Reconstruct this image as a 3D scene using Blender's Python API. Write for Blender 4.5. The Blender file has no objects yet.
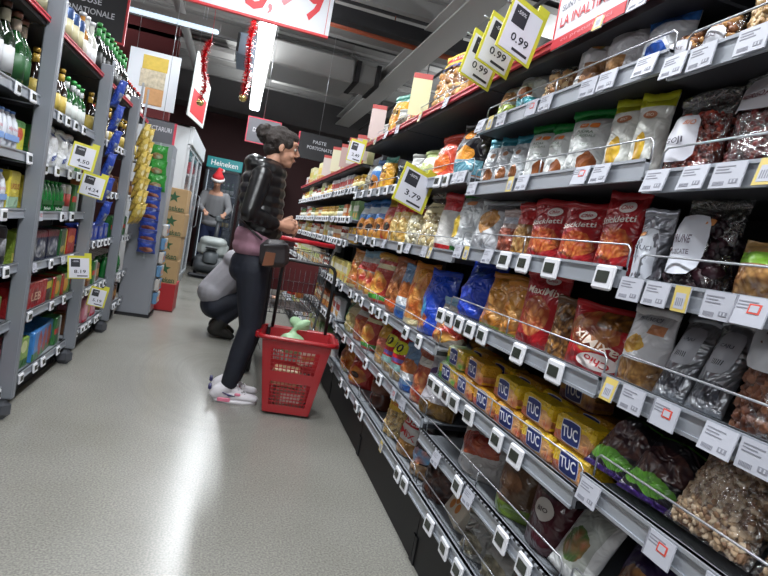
import bpy, bmesh, math, random
from mathutils import Vector, Matrix, noise
PI = math.pi
S = bpy.context.scene
COL = S.collection
random.seed(7)

# ------------------------------------------------------------------ camera, world, light, exposure
cam_d = bpy.data.cameras.new('camera'); cam = bpy.data.objects.new('camera', cam_d); COL.objects.link(cam)
cam_d.sensor_fit = 'HORIZONTAL'; cam_d.sensor_width = 36.0
cam_d.lens = 36.0 * 580.0 / 768.0
cam_d.clip_start = 0.02
_dY = Vector((-147/580, -73/580, 1)).normalized()
_U = Vector((.185, -1, 0)); _U.z = -(_U.x*_dY.x + _U.y*_dY.y)/_dY.z; _U.normalize()
_X = _dY.cross(_U); _X = _X if _X.x > 0 else -_X
CAM_H = 1.10
_r = Vector((_X.x, _dY.x, _U.x)); _d = Vector((_X.y, _dY.y, _U.y)); _f = Vector((_X.z, _dY.z, _U.z))
cam.matrix_world = Matrix(((_r.x, -_d.x, -_f.x, 0), (_r.y, -_d.y, -_f.y, 0), (_r.z, -_d.z, -_f.z, CAM_H), (0, 0, 0, 1)))
S.camera = cam
S.view_settings.view_transform = 'Standard'; S.view_settings.look = 'None'
S.view_settings.gamma = 1.0; S.view_settings.exposure = -.17
S.view_settings.use_curve_mapping = False
w = bpy.data.worlds.new('world'); S.world = w; w.use_nodes = True
w.node_tree.nodes['Background'].inputs[0].default_value = (.75, .8, .9, 1)
w.node_tree.nodes['Background'].inputs[1].default_value = .05

def area(x, y, z, lx, ly, power, rot=(0, 0, 0), col=(.93, .97, 1.0)):
    l = bpy.data.lights.new('tube_and_fill_light', 'AREA'); l.shape = 'RECTANGLE'; l.size = lx; l.size_y = ly
    l.energy = power; l.color = col
    o = bpy.data.objects.new('tube_and_fill_light', l); o.location = (x, y, z); o.rotation_euler = rot; COL.objects.link(o)
    return o
TUBE_X, TUBE_Z = .0, 2.93
for (y0, y1, p) in ((-3.4, -.4, 75), (.2, 3.6, 95), (4.2, 10.4, 150)):
    area(TUBE_X, (y0+y1)/2, TUBE_Z-.05, .12, y1-y0, p)
area(-.95, 6.5, 2.86, .9, .1, 8)
for xx in (-2.6, 2.9):
    area(xx, 5.5, 2.89, .12, 7, 70)
    area(xx, 5.5, 3.02, .12, 7, 120, (PI, 0, 0))  # added upward fill that brightens the ceiling
area(TUBE_X, 7.3, 3.02, .12, 6, 110, (PI, 0, 0))  # upward fill added above the far aisle tubes
area(TUBE_X, 0, 3.02, .12, 6, 90, (PI, 0, 0))  # upward fill added above the near aisle tubes
# fill lamps added behind the camera, tilted forward to light the shelf fronts
for xx in (-2.2, 0, 2.2): area(xx, -2.4, 3.0, .12, 3, 45, (.75, 0, 0))

# ------------------------------------------------------------------ materials
def lin(c):
    if isinstance(c, str):
        c = tuple(int(c[i:i+2], 16)/255 for i in (0, 2, 4))
    return tuple((v/12.92 if v <= .04045 else ((v+.055)/1.055)**2.4) for v in c[:3]) + (1,)
MC = {}
def node(nt, t, **k):
    n = nt.nodes.new(t)
    for a, b in k.items(): setattr(n, a, b)
    return n
def mat(name, col='808080', rough=.5, metal=0., emis=0., spec=.5, bump=0., bscale=40., alpha=1., vary=0., vscale=8., coat=0.):
    if name in MC: return MC[name]
    m = bpy.data.materials.new(name); m.use_nodes = True; nt = m.node_tree; b = nt.nodes['Principled BSDF']
    c = lin(col)
    b.inputs['Base Color'].default_value = c; b.inputs['Roughness'].default_value = rough
    b.inputs['Metallic'].default_value = metal; b.inputs['Specular IOR Level'].default_value = spec
    b.inputs['Coat Weight'].default_value = coat
    if emis: b.inputs['Emission Color'].default_value = c; b.inputs['Emission Strength'].default_value = emis
    if alpha < 1: b.inputs['Alpha'].default_value = alpha
    if bump or vary:
        tc = node(nt, 'ShaderNodeTexCoord'); nz = node(nt, 'ShaderNodeTexNoise')
        nt.links.new(tc.outputs['Object'], nz.inputs['Vector']); nz.inputs['Scale'].default_value = bscale if bump else vscale
        nz.inputs['Detail'].default_value = 3
        if bump:
            bp = node(nt, 'ShaderNodeBump'); bp.inputs['Strength'].default_value = bump; bp.inputs['Distance'].default_value = .01
            nt.links.new(nz.outputs[0], bp.inputs['Height']); nt.links.new(bp.outputs[0], b.inputs['Normal'])
        if vary:
            n2 = node(nt, 'ShaderNodeTexNoise'); n2.inputs['Scale'].default_value = vscale; n2.inputs['Detail'].default_value = 4
            nt.links.new(tc.outputs['Object'], n2.inputs['Vector'])
            r = node(nt, 'ShaderNodeValToRGB'); e = r.color_ramp.elements
            e[0].position = .3; e[1].position = .7
            e[0].color = tuple(max(0, v*(1-vary)) for v in c[:3])+(1,); e[1].color = tuple(min(1, v*(1+vary)) for v in c[:3])+(1,)
            nt.links.new(n2.outputs[0], r.inputs[0]); nt.links.new(r.outputs[0], b.inputs['Base Color'])
    MC[name] = m; return m

def paint(name, base, layers=(), rough=.32, crinkle=.35, cscale=22., metal=0., spec=.5):
    """flat printed artwork on a pack, in the pack's own UV (0..1 left to right, bottom to top)"""
    if name in MC: return MC[name]
    m = bpy.data.materials.new(name); m.use_nodes = True; nt = m.node_tree; L = nt.links; b = nt.nodes['Principled BSDF']
    b.inputs['Roughness'].default_value = rough; b.inputs['Metallic'].default_value = metal; b.inputs['Specular IOR Level'].default_value = spec
    uv = node(nt, 'ShaderNodeUVMap'); uv.uv_map = 'UV'
    nz = node(nt, 'ShaderNodeTexNoise'); nz.inputs['Scale'].default_value = 5.; L.new(uv.outputs[0], nz.inputs['Vector'])
    wob = node(nt, 'ShaderNodeVectorMath', operation='MULTIPLY_ADD'); L.new(nz.outputs[1], wob.inputs[0])
    wob.inputs[1].default_value = (.12, .12, 0); L.new(uv.outputs[0], wob.inputs[2])
    cur = None
    rgb = node(nt, 'ShaderNodeRGB'); rgb.outputs[0].default_value = lin(base); cur = rgb.outputs[0]
    for ly in layers:
        k = ly[0]
        if k in ('r', 'fr'): u0, v0, u1, v1 = ly[1:5]; cu, cv, ru, rv = (u0+u1)/2, (v0+v1)/2, (u1-u0)/2, (v1-v0)/2
        else: cu, cv, ru, rv = ly[1:5]
        organic = k in ('f', 'o')
        mp = node(nt, 'ShaderNodeVectorMath', operation='SUBTRACT')
        L.new((wob if organic else uv).outputs[0], mp.inputs[0]); mp.inputs[1].default_value = (cu+(.06 if organic else 0), cv+(.06 if organic else 0), 0)
        dv = node(nt, 'ShaderNodeVectorMath', operation='DIVIDE'); L.new(mp.outputs[0], dv.inputs[0]); dv.inputs[1].default_value = (ru, rv, 1)
        mk = node(nt, 'ShaderNodeMath', operation='LESS_THAN'); mk.inputs[1].default_value = 1.
        if k in ('r', 'fr'):
            ab = node(nt, 'ShaderNodeVectorMath', operation='ABSOLUTE'); L.new(dv.outputs[0], ab.inputs[0])
            sp = node(nt, 'ShaderNodeSeparateXYZ'); L.new(ab.outputs[0], sp.inputs[0])
            mx = node(nt, 'ShaderNodeMath', operation='MAXIMUM'); L.new(sp.outputs[0], mx.inputs[0]); L.new(sp.outputs[1], mx.inputs[1])
            L.new(mx.outputs[0], mk.inputs[0])
        else:
            ln = node(nt, 'ShaderNodeVectorMath', operation='LENGTH'); L.new(dv.outputs[0], ln.inputs[0]); L.new(ln.outputs['Value'], mk.inputs[0])
        mi = node(nt, 'ShaderNodeMix', data_type='RGBA'); L.new(mk.outputs[0], mi.inputs[0]); L.new(cur, mi.inputs[6])
        if k in ('f', 'fr'):
            c1, c2, sc = ly[5:8]
            vo = node(nt, 'ShaderNodeTexVoronoi'); vo.inputs['Scale'].default_value = sc; L.new(wob.outputs[0], vo.inputs['Vector'])
            rp = node(nt, 'ShaderNodeValToRGB'); e = rp.color_ramp.elements; e[0].position = .05; e[1].position = .75
            e[0].color = lin(c1); e[1].color = lin(c2); L.new(vo.outputs[0], rp.inputs[0]); L.new(rp.outputs[0], mi.inputs[7])
        elif k == 'l':   # rows of small print
            pass
        else: mi.inputs[7].default_value = lin(ly[5])
        cur = mi.outputs[2]
    L.new(cur, b.inputs['Base Color'])
    if crinkle:
        tc = node(nt, 'ShaderNodeTexCoord'); n2 = node(nt, 'ShaderNodeTexNoise'); n2.inputs['Scale'].default_value = cscale; n2.inputs['Detail'].default_value = 2
        L.new(tc.outputs['Object'], n2.inputs['Vector'])
        bp = node(nt, 'ShaderNodeBump'); bp.inputs['Strength'].default_value = min(1, crinkle*1.5); bp.inputs['Distance'].default_value = .03; n2.inputs['Distortion'].default_value = 1.2; b.inputs['Coat Weight'].default_value = .35; b.inputs['Coat Roughness'].default_value = .12; L.new(bp.outputs[0], b.inputs['Coat Normal'])
        L.new(n2.outputs[0], bp.inputs['Height']); L.new(bp.outputs[0], b.inputs['Normal'])
    MC[name] = m; return m

def film(name='clear_film', dens=.22, tint='ffffff'):
    if name in MC: return MC[name]
    m = bpy.data.materials.new(name); m.use_nodes = True; nt = m.node_tree; L = nt.links
    nt.nodes.remove(nt.nodes['Principled BSDF']); out = nt.nodes['Material Output']
    tr = node(nt, 'ShaderNodeBsdfTransparent'); gl = node(nt, 'ShaderNodeBsdfGlossy'); gl.inputs['Roughness'].default_value = .18
    gl.inputs['Color'].default_value = lin(tint)
    tr.inputs['Color'].default_value = (.93, .93, .93, 1)
    tc = node(nt, 'ShaderNodeTexCoord'); nz = node(nt, 'ShaderNodeTexNoise'); nz.inputs['Scale'].default_value = 38; nz.inputs['Distortion'].default_value = 1.5; L.new(tc.outputs['Object'], nz.inputs['Vector'])
    bp = node(nt, 'ShaderNodeBump'); bp.inputs['Strength'].default_value = .8; bp.inputs['Distance'].default_value = .02
    L.new(nz.outputs[0], bp.inputs['Height']); L.new(bp.outputs[0], gl.inputs['Normal'])
    mx = node(nt, 'ShaderNodeMixShader'); mx.inputs[0].default_value = dens
    L.new(tr.outputs[0], mx.inputs[1]); L.new(gl.outputs[0], mx.inputs[2]); L.new(mx.outputs[0], out.inputs[0])
    MC[name] = m; return m

# ------------------------------------------------------------------ object helpers
def link(name, me, parent=None, mats=None, loc=None):
    o = bpy.data.objects.new(name, me); COL.objects.link(o)
    if parent: o.parent = parent
    if mats is not None and me is not None and not me.materials:
        for m in (mats if isinstance(mats, (list, tuple)) else [mats]): me.materials.append(m)
    if loc: o.location = loc
    return o
def thing(name, label, cat, loc=(0, 0, 0), rz=0, group=None, tilt=0):
    o = bpy.data.objects.new(name, None); COL.objects.link(o); o.location = loc; o.rotation_euler = (tilt, 0, rz)
    o.empty_display_size = .05
    return tag(o, label, cat, group)
def tag(o, label, cat, group=None):
    o['label'] = label; o['category'] = cat
    if group: o['group'] = group
    return o
class MB:
    def __init__(s): s.v = []; s.f = []; s.mi = []; s.sm = []
    def add(s, vs, fs, mi=0, smooth=False):
        n = len(s.v); s.v += [tuple(v) for v in vs]; s.f += [tuple(i+n for i in f) for f in fs]; s.mi += [mi]*len(fs); s.sm += [smooth]*len(fs)
        return s
    def box(s, x0, y0, z0, x1, y1, z1, mi=0):
        v = [(x, y, z) for z in (z0, z1) for y in (y0, y1) for x in (x0, x1)]
        return s.add(v, [(0, 2, 3, 1), (4, 5, 7, 6), (0, 1, 5, 4), (2, 6, 7, 3), (0, 4, 6, 2), (1, 3, 7, 5)], mi)
    def bbox(s, x0, y0, z0, x1, y1, z1, b=.004, mi=0):   # bevelled box
        vs = []; b = min(b, (x1-x0)/2.1, (y1-y0)/2.1, (z1-z0)/2.1)
        prof = [(x0+b, y0), (x1-b, y0), (x1, y0+b), (x1, y1-b), (x1-b, y1), (x0+b, y1), (x0, y1-b), (x0, y0+b)]
        cx, cy = (x0+x1)/2, (y0+y1)/2; kx = 1-b/((x1-x0)/2); ky = 1-b/((y1-y0)/2)
        for z, k in ((z0, 1), (z0+b, 0), (z1-b, 0), (z1, 1)):
            for (x, y) in prof:
                vs.append(((cx+(x-cx)*kx, cy+(y-cy)*ky, z) if k else (x, y, z)))
        fs = []
        for r in range(3):
            for i in range(8): fs.append((r*8+i, r*8+(i+1) % 8, (r+1)*8+(i+1) % 8, (r+1)*8+i))
        fs.append(tuple(range(7, -1, -1))); fs.append(tuple(range(24, 32)))
        return s.add(vs, fs, mi)
    def tube(s, pts, r, n=6, mi=0, cap=True, closed=False):
        pts = [Vector(p) for p in pts]; rs = r if isinstance(r, (list, tuple)) else [r]*len(pts)
        rings = []; up = Vector((0, 0, 1)); prev = None
        for i, p in enumerate(pts):
            a = pts[i-1] if (i > 0 or closed) else p; b_ = pts[(i+1) % len(pts)] if (i < len(pts)-1 or closed) else p
            t = (b_-a); t = t.normalized() if t.length > 1e-9 else up
            if prev is None:
                x = t.cross(up); x = x.normalized() if x.length > 1e-3 else Vector((1, 0, 0))
            else:
                x = (prev-t*prev.dot(t)); x = x.normalized() if x.length > 1e-6 else prev
            prev = x; y = t.cross(x)
            rings.append([p+(x*math.cos(2*PI*k/n)+y*math.sin(2*PI*k/n))*rs[i] for k in range(n)])
        vs = [v for rg in rings for v in rg]; fs = []
        m = len(pts)
        for i in range(m if closed else m-1):
            j = (i+1) % m
            for k in range(n): fs.append((i*n+k, i*n+(k+1) % n, j*n+(k+1) % n, j*n+k))
        if cap and not closed: fs.append(tuple(range(n-1, -1, -1))); fs.append(tuple((m-1)*n+k for k in range(n)))
        return s.add(vs, fs, mi, True)
    def lathe(s, prof, n=14, c=(0, 0, 0), mi=0, sx=1, sy=1):
        vs = []; fs = []
        for (r, z) in prof:
            for k in range(n): vs.append((c[0]+r*sx*math.cos(2*PI*k/n), c[1]+r*sy*math.sin(2*PI*k/n), c[2]+z))
        for i in range(len(prof)-1):
            for k in range(n): fs.append((i*n+k, i*n+(k+1) % n, (i+1)*n+(k+1) % n, (i+1)*n+k))
        fs.append(tuple(range(n-1, -1, -1))); fs.append(tuple((len(prof)-1)*n+k for k in range(n)))
        return s.add(vs, fs, mi, True)
    def prism(s, poly, y0, y1, mi=0):   # poly in xz, extruded along y
        n = len(poly); vs = [(x, y0, z) for x, z in poly]+[(x, y1, z) for x, z in poly]
        fs = [tuple(range(n)), tuple(range(2*n-1, n-1, -1))]+[(i, i+n, (i+1) % n+n, (i+1) % n) for i in range(n)]
        return s.add(vs, fs, mi)
    def mesh(s, name='mesh'):
        me = bpy.data.meshes.new(name); me.from_pydata(s.v, [], s.f)
        me.polygons.foreach_set('material_index', s.mi); me.polygons.foreach_set('use_smooth', s.sm); me.update()
        return me
    def fix(s, me):
        b = bmesh.new(); b.from_mesh(me); bmesh.ops.recalc_face_normals(b, faces=b.faces); b.to_mesh(me); b.free()
    def build(s, name, mats, parent=None, loc=None, label=None):
        me = s.mesh(name); s.fix(me); o = link(name, me, parent, mats, loc)
        if label: o['label'] = label
        return o
def structure(o): o['kind'] = 'structure'; return o

_tc = {}
def text_raw(txt):
    if txt in _tc: return _tc[txt]
    c = bpy.data.curves.new('t', 'FONT'); c.body = txt; c.resolution_u = 2; c.offset = .014; c.align_x = 'CENTER'; c.align_y = 'CENTER'
    o = bpy.data.objects.new('t', c); me = bpy.data.meshes.new_from_object(o)
    bm = bmesh.new(); bm.from_mesh(me); bmesh.ops.triangulate(bm, faces=bm.faces)
    for _ in range(2):
        le = [e for e in bm.edges if e.calc_length() > .28]
        if le: bmesh.ops.subdivide_edges(bm, edges=le, cuts=1); bmesh.ops.triangulate(bm, faces=bm.faces)
    bm.to_mesh(me); bm.free()
    vs = [tuple(v.co) for v in me.vertices]; fs = [tuple(p.vertices) for p in me.polygons]
    bpy.data.objects.remove(o); bpy.data.curves.remove(c); bpy.data.meshes.remove(me)
    xs = [v[0] for v in vs]; ys = [v[1] for v in vs]
    wd, hg, cx, cy = max(xs)-min(xs), max(ys)-min(ys), (max(xs)+min(xs))/2, (max(ys)+min(ys))/2
    vs = [((v[0]-cx)/wd, (v[1]-cy)/hg) for v in vs]
    _tc[txt] = (vs, fs, wd/hg); return _tc[txt]
def lettering(parent, txt, fn, cu, cv, wu, hv, col, rot=0, name='lettering', label=None, dy=.0015, bold=0.):
    """text laid onto surface fn(u,v)->point (local), box centre cu,cv size wu,hv in uv units; front faces -y"""
    vs, fs, _ = text_raw(txt); out = []
    c, s_ = math.cos(rot), math.sin(rot)
    for (x, y) in vs:
        X, Y = x*wu, y*hv
        p = Vector(fn(cu+X*c-Y*s_, cv+X*s_+Y*c)); p.y -= dy; out.append(p)
    mb = MB(); mb.add(out, fs)
    me = mb.mesh(name); o = link(name, me, parent, mat('ink_'+col, col, .45))
    if label: o['label'] = label
    return o
def patch(parent, fn, cu, cv, ru, rv, col, name='emblem', shape='e', dy=.0008, label=None, n=16, rot=0, m=None):
    """flat printed patch following the surface; ellipse or rounded rectangle"""
    mb = MB(); vs = []; rings = 3; c, s_ = math.cos(rot), math.sin(rot)
    def P(x, y):
        p = Vector(fn(cu+x*c-y*s_, cv+x*s_+y*c)); p.y -= dy; return p
    vs.append(P(0, 0))
    for r in range(1, rings+1):
        for k in range(n):
            a = 2*PI*k/n; ca, sa = math.cos(a), math.sin(a)
            if shape == 'r':
                e = max(abs(ca), abs(sa)); e = e**.7; ca /= e; sa /= e
            vs.append(P(ru*ca*r/rings, rv*sa*r/rings))
    fs = [(0, 1+k, 1+(k+1) % n) for k in range(n)]
    for r in range(rings-1):
        for k in range(n): fs.append((1+r*n+k, 1+(r+1)*n+k, 1+(r+1)*n+(k+1) % n, 1+r*n+(k+1) % n))
    mb.add(vs, fs, 0, True); o = link(name, mb.mesh(name), parent, m or mat('ink_'+col, col, .4))
    if label: o['label'] = label
    return o

# ------------------------------------------------------------------ blobs: closed primitives fused into one continuous surface
def blob(name, parts, mats, parent=None, vox=.008, smooth=6, label=None, dec=None):
    mb = MB()
    for p in parts:
        k = p[0]
        if k == 'c':      # tapered capsule p0,r0,p1,r1 (+ flatten scale (sx,sy,sz))
            _, a, ra, b, rb = p[:5]; a = Vector(a); b = Vector(b); t = b-a; Ln = t.length; t = t.normalized() if Ln > 1e-6 else Vector((0, 0, 1))
            x = t.cross(Vector((.13, .97, .2))).normalized(); y = t.cross(x); n = 14; vs = []; fs = []
            fl = p[5] if len(p) > 5 else (1, 1, 1)
            rings = [(-ra*math.sin(q), ra*math.cos(q)) for q in (1.35, .9, .45, 0)]+[(Ln+rb*math.sin(q), rb*math.cos(q)) for q in (0, .45, .9, 1.35)]
            for (d, r) in rings:
                for k2 in range(n):
                    off = (x*math.cos(2*PI*k2/n)+y*math.sin(2*PI*k2/n))*r
                    vs.append(a+t*d+Vector((off.x*fl[0], off.y*fl[1], off.z*fl[2])))
            for i in range(7):
                for k2 in range(n): fs.append((i*n+k2, i*n+(k2+1) % n, (i+1)*n+(k2+1) % n, (i+1)*n+k2))
            fs.append(tuple(range(n-1, -1, -1))); fs.append(tuple(7*n+k2 for k2 in range(n))); mb.add(vs, fs)
        elif k == 'e':    # ellipsoid centre, radii, rot euler
            _, c, r = p[:3]; R = Matrix.Identity(3)
            if len(p) > 3: 
                from mathutils import Euler
                R = Euler(p[3]).to_matrix()
            n, m_ = 16, 10; vs = [Vector((0, 0, -1))]+[Vector((math.cos(2*PI*j/n)*math.sin(PI*i/m_), math.sin(2*PI*j/n)*math.sin(PI*i/m_), -math.cos(PI*i/m_))) for i in range(1, m_) for j in range(n)]+[Vector((0, 0, 1))]
            vs = [Vector(c)+R@Vector((v.x*r[0], v.y*r[1], v.z*r[2])) for v in vs]
            fs = [(0, 1+(j+1) % n, 1+j) for j in range(n)]
            for i in range(m_-2):
                for j in range(n): fs.append((1+i*n+j, 1+i*n+(j+1) % n, 1+(i+1)*n+(j+1) % n, 1+(i+1)*n+j))
            e = 1+(m_-2)*n; fs += [(e+j, e+(j+1) % n, len(vs)-1) for j in range(n)]; mb.add(vs, fs)
        elif k == 'b': mb.bbox(*p[1:7], b=p[7] if len(p) > 7 else .01)
    me = mb.mesh('t'); mb.fix(me); o = bpy.data.objects.new('t', me); COL.objects.link(o)
    md = o.modifiers.new('r', 'REMESH'); md.mode = 'VOXEL'; md.voxel_size = vox
    sm = o.modifiers.new('s', 'SMOOTH'); sm.factor = .5; sm.iterations = smooth
    if dec: d = o.modifiers.new('d', 'DECIMATE'); d.ratio = dec
    dg = bpy.context.evaluated_depsgraph_get(); nm = bpy.data.meshes.new_from_object(o.evaluated_get(dg))
    bpy.data.objects.remove(o); bpy.data.meshes.remove(me)
    nm.polygons.foreach_set('use_smooth', [True]*len(nm.polygons)); nm.name = name
    nm.materials.clear()
    r = link(name, nm, parent, mats)
    if label: r['label'] = label
    return r

# common materials
M_metal = mat('shelf_grey', '8e939a', .42, .0, bump=.02)
M_lip = mat('rail_grey', 'a9aeb6', .32, .35)
M_wire = mat('chrome_wire', 'b4b6bb', .34, .9)
M_dark = mat('shelf_black', '15151a', .6)
M_post = mat('upright_grey', '80848b', .4, .2)
M_red = mat('rail_red', 'bf3844', .4)
M_white = mat('white_plastic', 'dcdde2', .35)
M_screen = mat('screen', '30352f', .25)
M_paper = mat('paper', 'b3b5bf', .5)
M_black = mat('black_plastic', '101013', .4)

# ================================================================== SETTING
def floor_tone():
    m = bpy.data.materials.new('polished_floor'); m.use_nodes = True; nt = m.node_tree; L = nt.links; b = nt.nodes['Principled BSDF']
    tc = node(nt, 'ShaderNodeTexCoord')
    n1 = node(nt, 'ShaderNodeTexNoise'); n1.inputs['Scale'].default_value = 140; n1.inputs['Detail'].default_value = 3; L.new(tc.outputs['Object'], n1.inputs[0])
    n2 = node(nt, 'ShaderNodeTexNoise'); n2.inputs['Scale'].default_value = 1.6; n2.inputs['Detail'].default_value = 4; L.new(tc.outputs['Object'], n2.inputs[0])
    r = node(nt, 'ShaderNodeValToRGB'); e = r.color_ramp.elements; e[0].position = .35; e[1].position = .66; e[0].color = lin('7b7a75'); e[1].color = lin('9c9a92'); L.new(n1.outputs[0], r.inputs[0])
    r2 = node(nt, 'ShaderNodeValToRGB'); e = r2.color_ramp.elements; e[0].position = .3; e[1].position = .7; e[0].color = lin('ecebe8'); e[1].color = (1, 1, 1, 1); L.new(n2.outputs[0], r2.inputs[0])
    mu = node(nt, 'ShaderNodeMix', data_type='RGBA', blend_type='MULTIPLY'); mu.inputs[0].default_value = 1; L.new(r.outputs[0], mu.inputs[6]); L.new(r2.outputs[0], mu.inputs[7])
    # worn buffing swirls left by the scrubber
    cur = mu.outputs[2]; rough = None
    sub = node(nt, 'ShaderNodeVectorMath', operation='SUBTRACT'); sub.inputs[1].default_value = (.05, 4.1, 0); L.new(tc.outputs['Object'], sub.inputs[0])
    sc = node(nt, 'ShaderNodeVectorMath', operation='MULTIPLY'); sc.inputs[1].default_value = (1.25, .62, 0); L.new(sub.outputs[0], sc.inputs[0])
    ln = node(nt, 'ShaderNodeVectorMath', operation='LENGTH'); L.new(sc.outputs[0], ln.inputs[0])
    nr = node(nt, 'ShaderNodeTexNoise'); nr.noise_dimensions = '1D'; nr.inputs['Scale'].default_value = 22; nr.inputs['Detail'].default_value = 4; L.new(ln.outputs['Value'], nr.inputs['W'])
    rr = node(nt, 'ShaderNodeValToRGB'); e = rr.color_ramp.elements; e[0].position = .4; e[1].position = .75; e[0].color = (0, 0, 0, 1); e[1].color = (1, 1, 1, 1); L.new(nr.outputs[0], rr.inputs[0])
    fal = node(nt, 'ShaderNodeMapRange'); fal.inputs[1].default_value = .15; fal.inputs[2].default_value = 1.0; fal.inputs[3].default_value = .5; fal.inputs[4].default_value = 0.; L.new(ln.outputs['Value'], fal.inputs[0])
    mm = node(nt, 'ShaderNodeMath', operation='MULTIPLY'); L.new(rr.outputs[0], mm.inputs[0]); L.new(fal.outputs[0], mm.inputs[1])
    mi = node(nt, 'ShaderNodeMix', data_type='RGBA'); L.new(mm.outputs[0], mi.inputs[0]); L.new(cur, mi.inputs[6]); mi.inputs[7].default_value = lin('767570')
    L.new(mi.outputs[2], b.inputs['Base Color'])
    ro = node(nt, 'ShaderNodeMapRange'); ro.inputs[3].default_value = .2; ro.inputs[4].default_value = .3; L.new(n2.outputs[0], ro.inputs[0]); L.new(ro.outputs[0], b.inputs['Roughness'])
    bp = node(nt, 'ShaderNodeBump'); bp.inputs['Strength'].default_value = .06; bp.inputs['Distance'].default_value = .004; L.new(n1.outputs[0], bp.inputs['Height']); L.new(bp.outputs[0], b.inputs['Normal'])
    return m
MB().box(-4, -4, -.1, 4.5, 12.4, 0).build('floor', floor_tone()); structure(bpy.data.objects['floor'])
CZ = 3.55
M_deck = mat('ceiling_deck', '93918e', .8, vary=.12, vscale=2)
M_beam = mat('steel_beam', '8a8987', .55)
M_beamd = mat('dark_beam', '1e1d20', .6)
ce = structure(MB().box(-4, -4, CZ, 4.5, 12.4, CZ+.1).build('ceiling', M_deck))
wr = mat('dark_red_wall', '5a1719', .7, vary=.15, vscale=1.5)
structure(MB().box(-4, 12.3, 0, 4.5, 12.4, CZ).build('wall_back', mat('maroon_wall', '3a1416', .7)))
structure(MB().box(-4, -4, 0, -3.9, 12.3, CZ).build('wall_left', wr))
structure(MB().box(4.4, -4, 0, 4.5, 12.3, CZ).build('wall_right', mat('grey_wall', '77767a', .7)))
structure(MB().box(-4, -4, 0, 4.5, -3.9, CZ).build('wall_front', mat('grey_wall')))
k = 0
for i, y in enumerate((2.2, 3.4, 4.6, 5.8, 7.0, 8.2, 9.4, 10.6)):
    b = MB(); b.box(-3.9, y-.05, CZ-.2, 4.4, y+.05, CZ-.185).box(-3.9, y-.008, CZ-.185, 4.4, y+.008, CZ-.02).box(-3.9, y-.05, CZ-.02, 4.4, y+.05, CZ)
    b.build('ceiling_beam', M_beam, ce)
for i in range(26):
    y = 1.3+i*.42
    if all(abs(y-q) > .1 for q in (2.2, 3.4, 4.6, 5.8, 7.0, 8.2, 9.4, 10.6)):
        MB().box(-3.9, y-.04, CZ-.035, 4.4, y+.04, CZ).build('deck_rib', M_beamd if i % 3 == 0 else M_deck, ce)
structure(MB().box(-3.9, 11.6, 3.0, 4.4, 12.28, CZ).build('trim_1', mat('bulkhead_grey', '5c5a5b', .8)))
structure(MB().box(-3.9, 9.0, 2.0, -1.15, 9.15, CZ).build('trim_2', wr))
# long light beam running with the aisle, cable tray, ducts, pipes
def stuffx(name, mb, m, label, cat): return tag(mb.build(name, m), label, cat)
b = MB().box(1.55, 1.2, 3.18, 1.82, 11.5, 3.2).box(1.67, 1.2, 3.2, 1.70, 11.5, 3.33).box(1.55, 1.2, 3.33, 1.82, 11.5, 3.345)
stuffx('steel_girder', b, mat('pale_girder', 'c0bfbd', .6), 'pale grey steel girder running along the ceiling above the right rack', 'girder')
b = MB().tube([(1.95, 1.5, 3.1), (1.95, 11, 3.1)], .018)
for y in (2.2, 4.6, 7.0, 9.4): b.tube([(1.95, y, 3.1), (1.95, y, CZ-.2)], .008)
stuffx('conduit', b, mat('grey_conduit', '6f7072', .45, .4), 'thin grey conduit hung beside the pale ceiling girder', 'conduit')
b = MB().tube([(-.5, 6.35, 3.28), (4.2, 6.35, 3.22)], .035)
for x in (.4, 1.3, 2.6): b.tube([(x, 6.35, 3.3), (x, 6.35, CZ)], .006)
stuffx('orange_pipe', b, mat('copper_pipe', '9a4a2c', .5), 'orange sprinkler pipe crossing the ceiling to the right', 'pipe')
b = MB().box(.1, 6.0, 3.2, 4.3, 6.14, 3.34)
for x in (.6, 2.0, 3.4): b.tube([(x, 6.07, 3.3), (x, 6.07, CZ)], .006)
stuffx('black_tray', b, M_beamd, 'black cable tray crossing the ceiling in front of the orange pipe', 'cable tray')
b = MB().bbox(-.05, 7.6, 3.03, 1.15, 8.5, 3.33, .02)
for x in (0, 1.1):
    for y in (7.7, 8.4): b.tube([(x, y, 3.2), (x, y, CZ)], .006)
t = thing('air_unit', 'boxy grey ceiling air unit behind the bright light tube', 'air conditioner'); b.build('casing', mat('unit_grey', '8b8a88', .5), t)
MB().box(-.32, 7.65, 3.05, -.051, 8.45, 3.31).build('outlet', mat('bluish_metal', '66707c', .4, .3), t)
for i in range(5): MB().box(-.33, 7.62+.17*i, 3.07+.001*i, -.30, 7.67+.17*i, 3.29).build('fin', M_black, t)
t = thing('duct', 'square grey air duct with black flanges above the right rack', 'duct')
MB().bbox(1.16, 7.7, 3.1, 1.52, 8.4, 3.34, .02).build('duct_body', mat('unit_grey'), t)
for x in (1.18, 1.45): MB().box(x, 7.66, 3.08, x+.06, 8.44, 3.35).build('flange', M_beamd, t)
for xx, zz in ((-.9, 3.1), (2.9, 3.15)):
    b = MB().tube([(xx, 1.5, zz), (xx, 11.4, zz)], .05, 10)
    for y in (2.2, 4.6, 7.0, 9.4): b.tube([(xx, y, zz+.04), (xx, y, CZ-.19)], .006)
    stuffx('ceiling_pipe', b, M_beam, 'grey pipe along the ceiling over the %s rack' % ('left' if xx < 0 else 'right'), 'pipe')
for i, (x0, x1, yy) in enumerate(((.2, 1.5, 9.6), (1.9, 3.9, 4.9), (-2.6, -.4, 9.0))):
    MB().box(x0, yy, 3.36, x1, yy+.5, 3.42).build('ceiling_panel', mat('pale_panel', '9c9a97', .6), ce)

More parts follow.
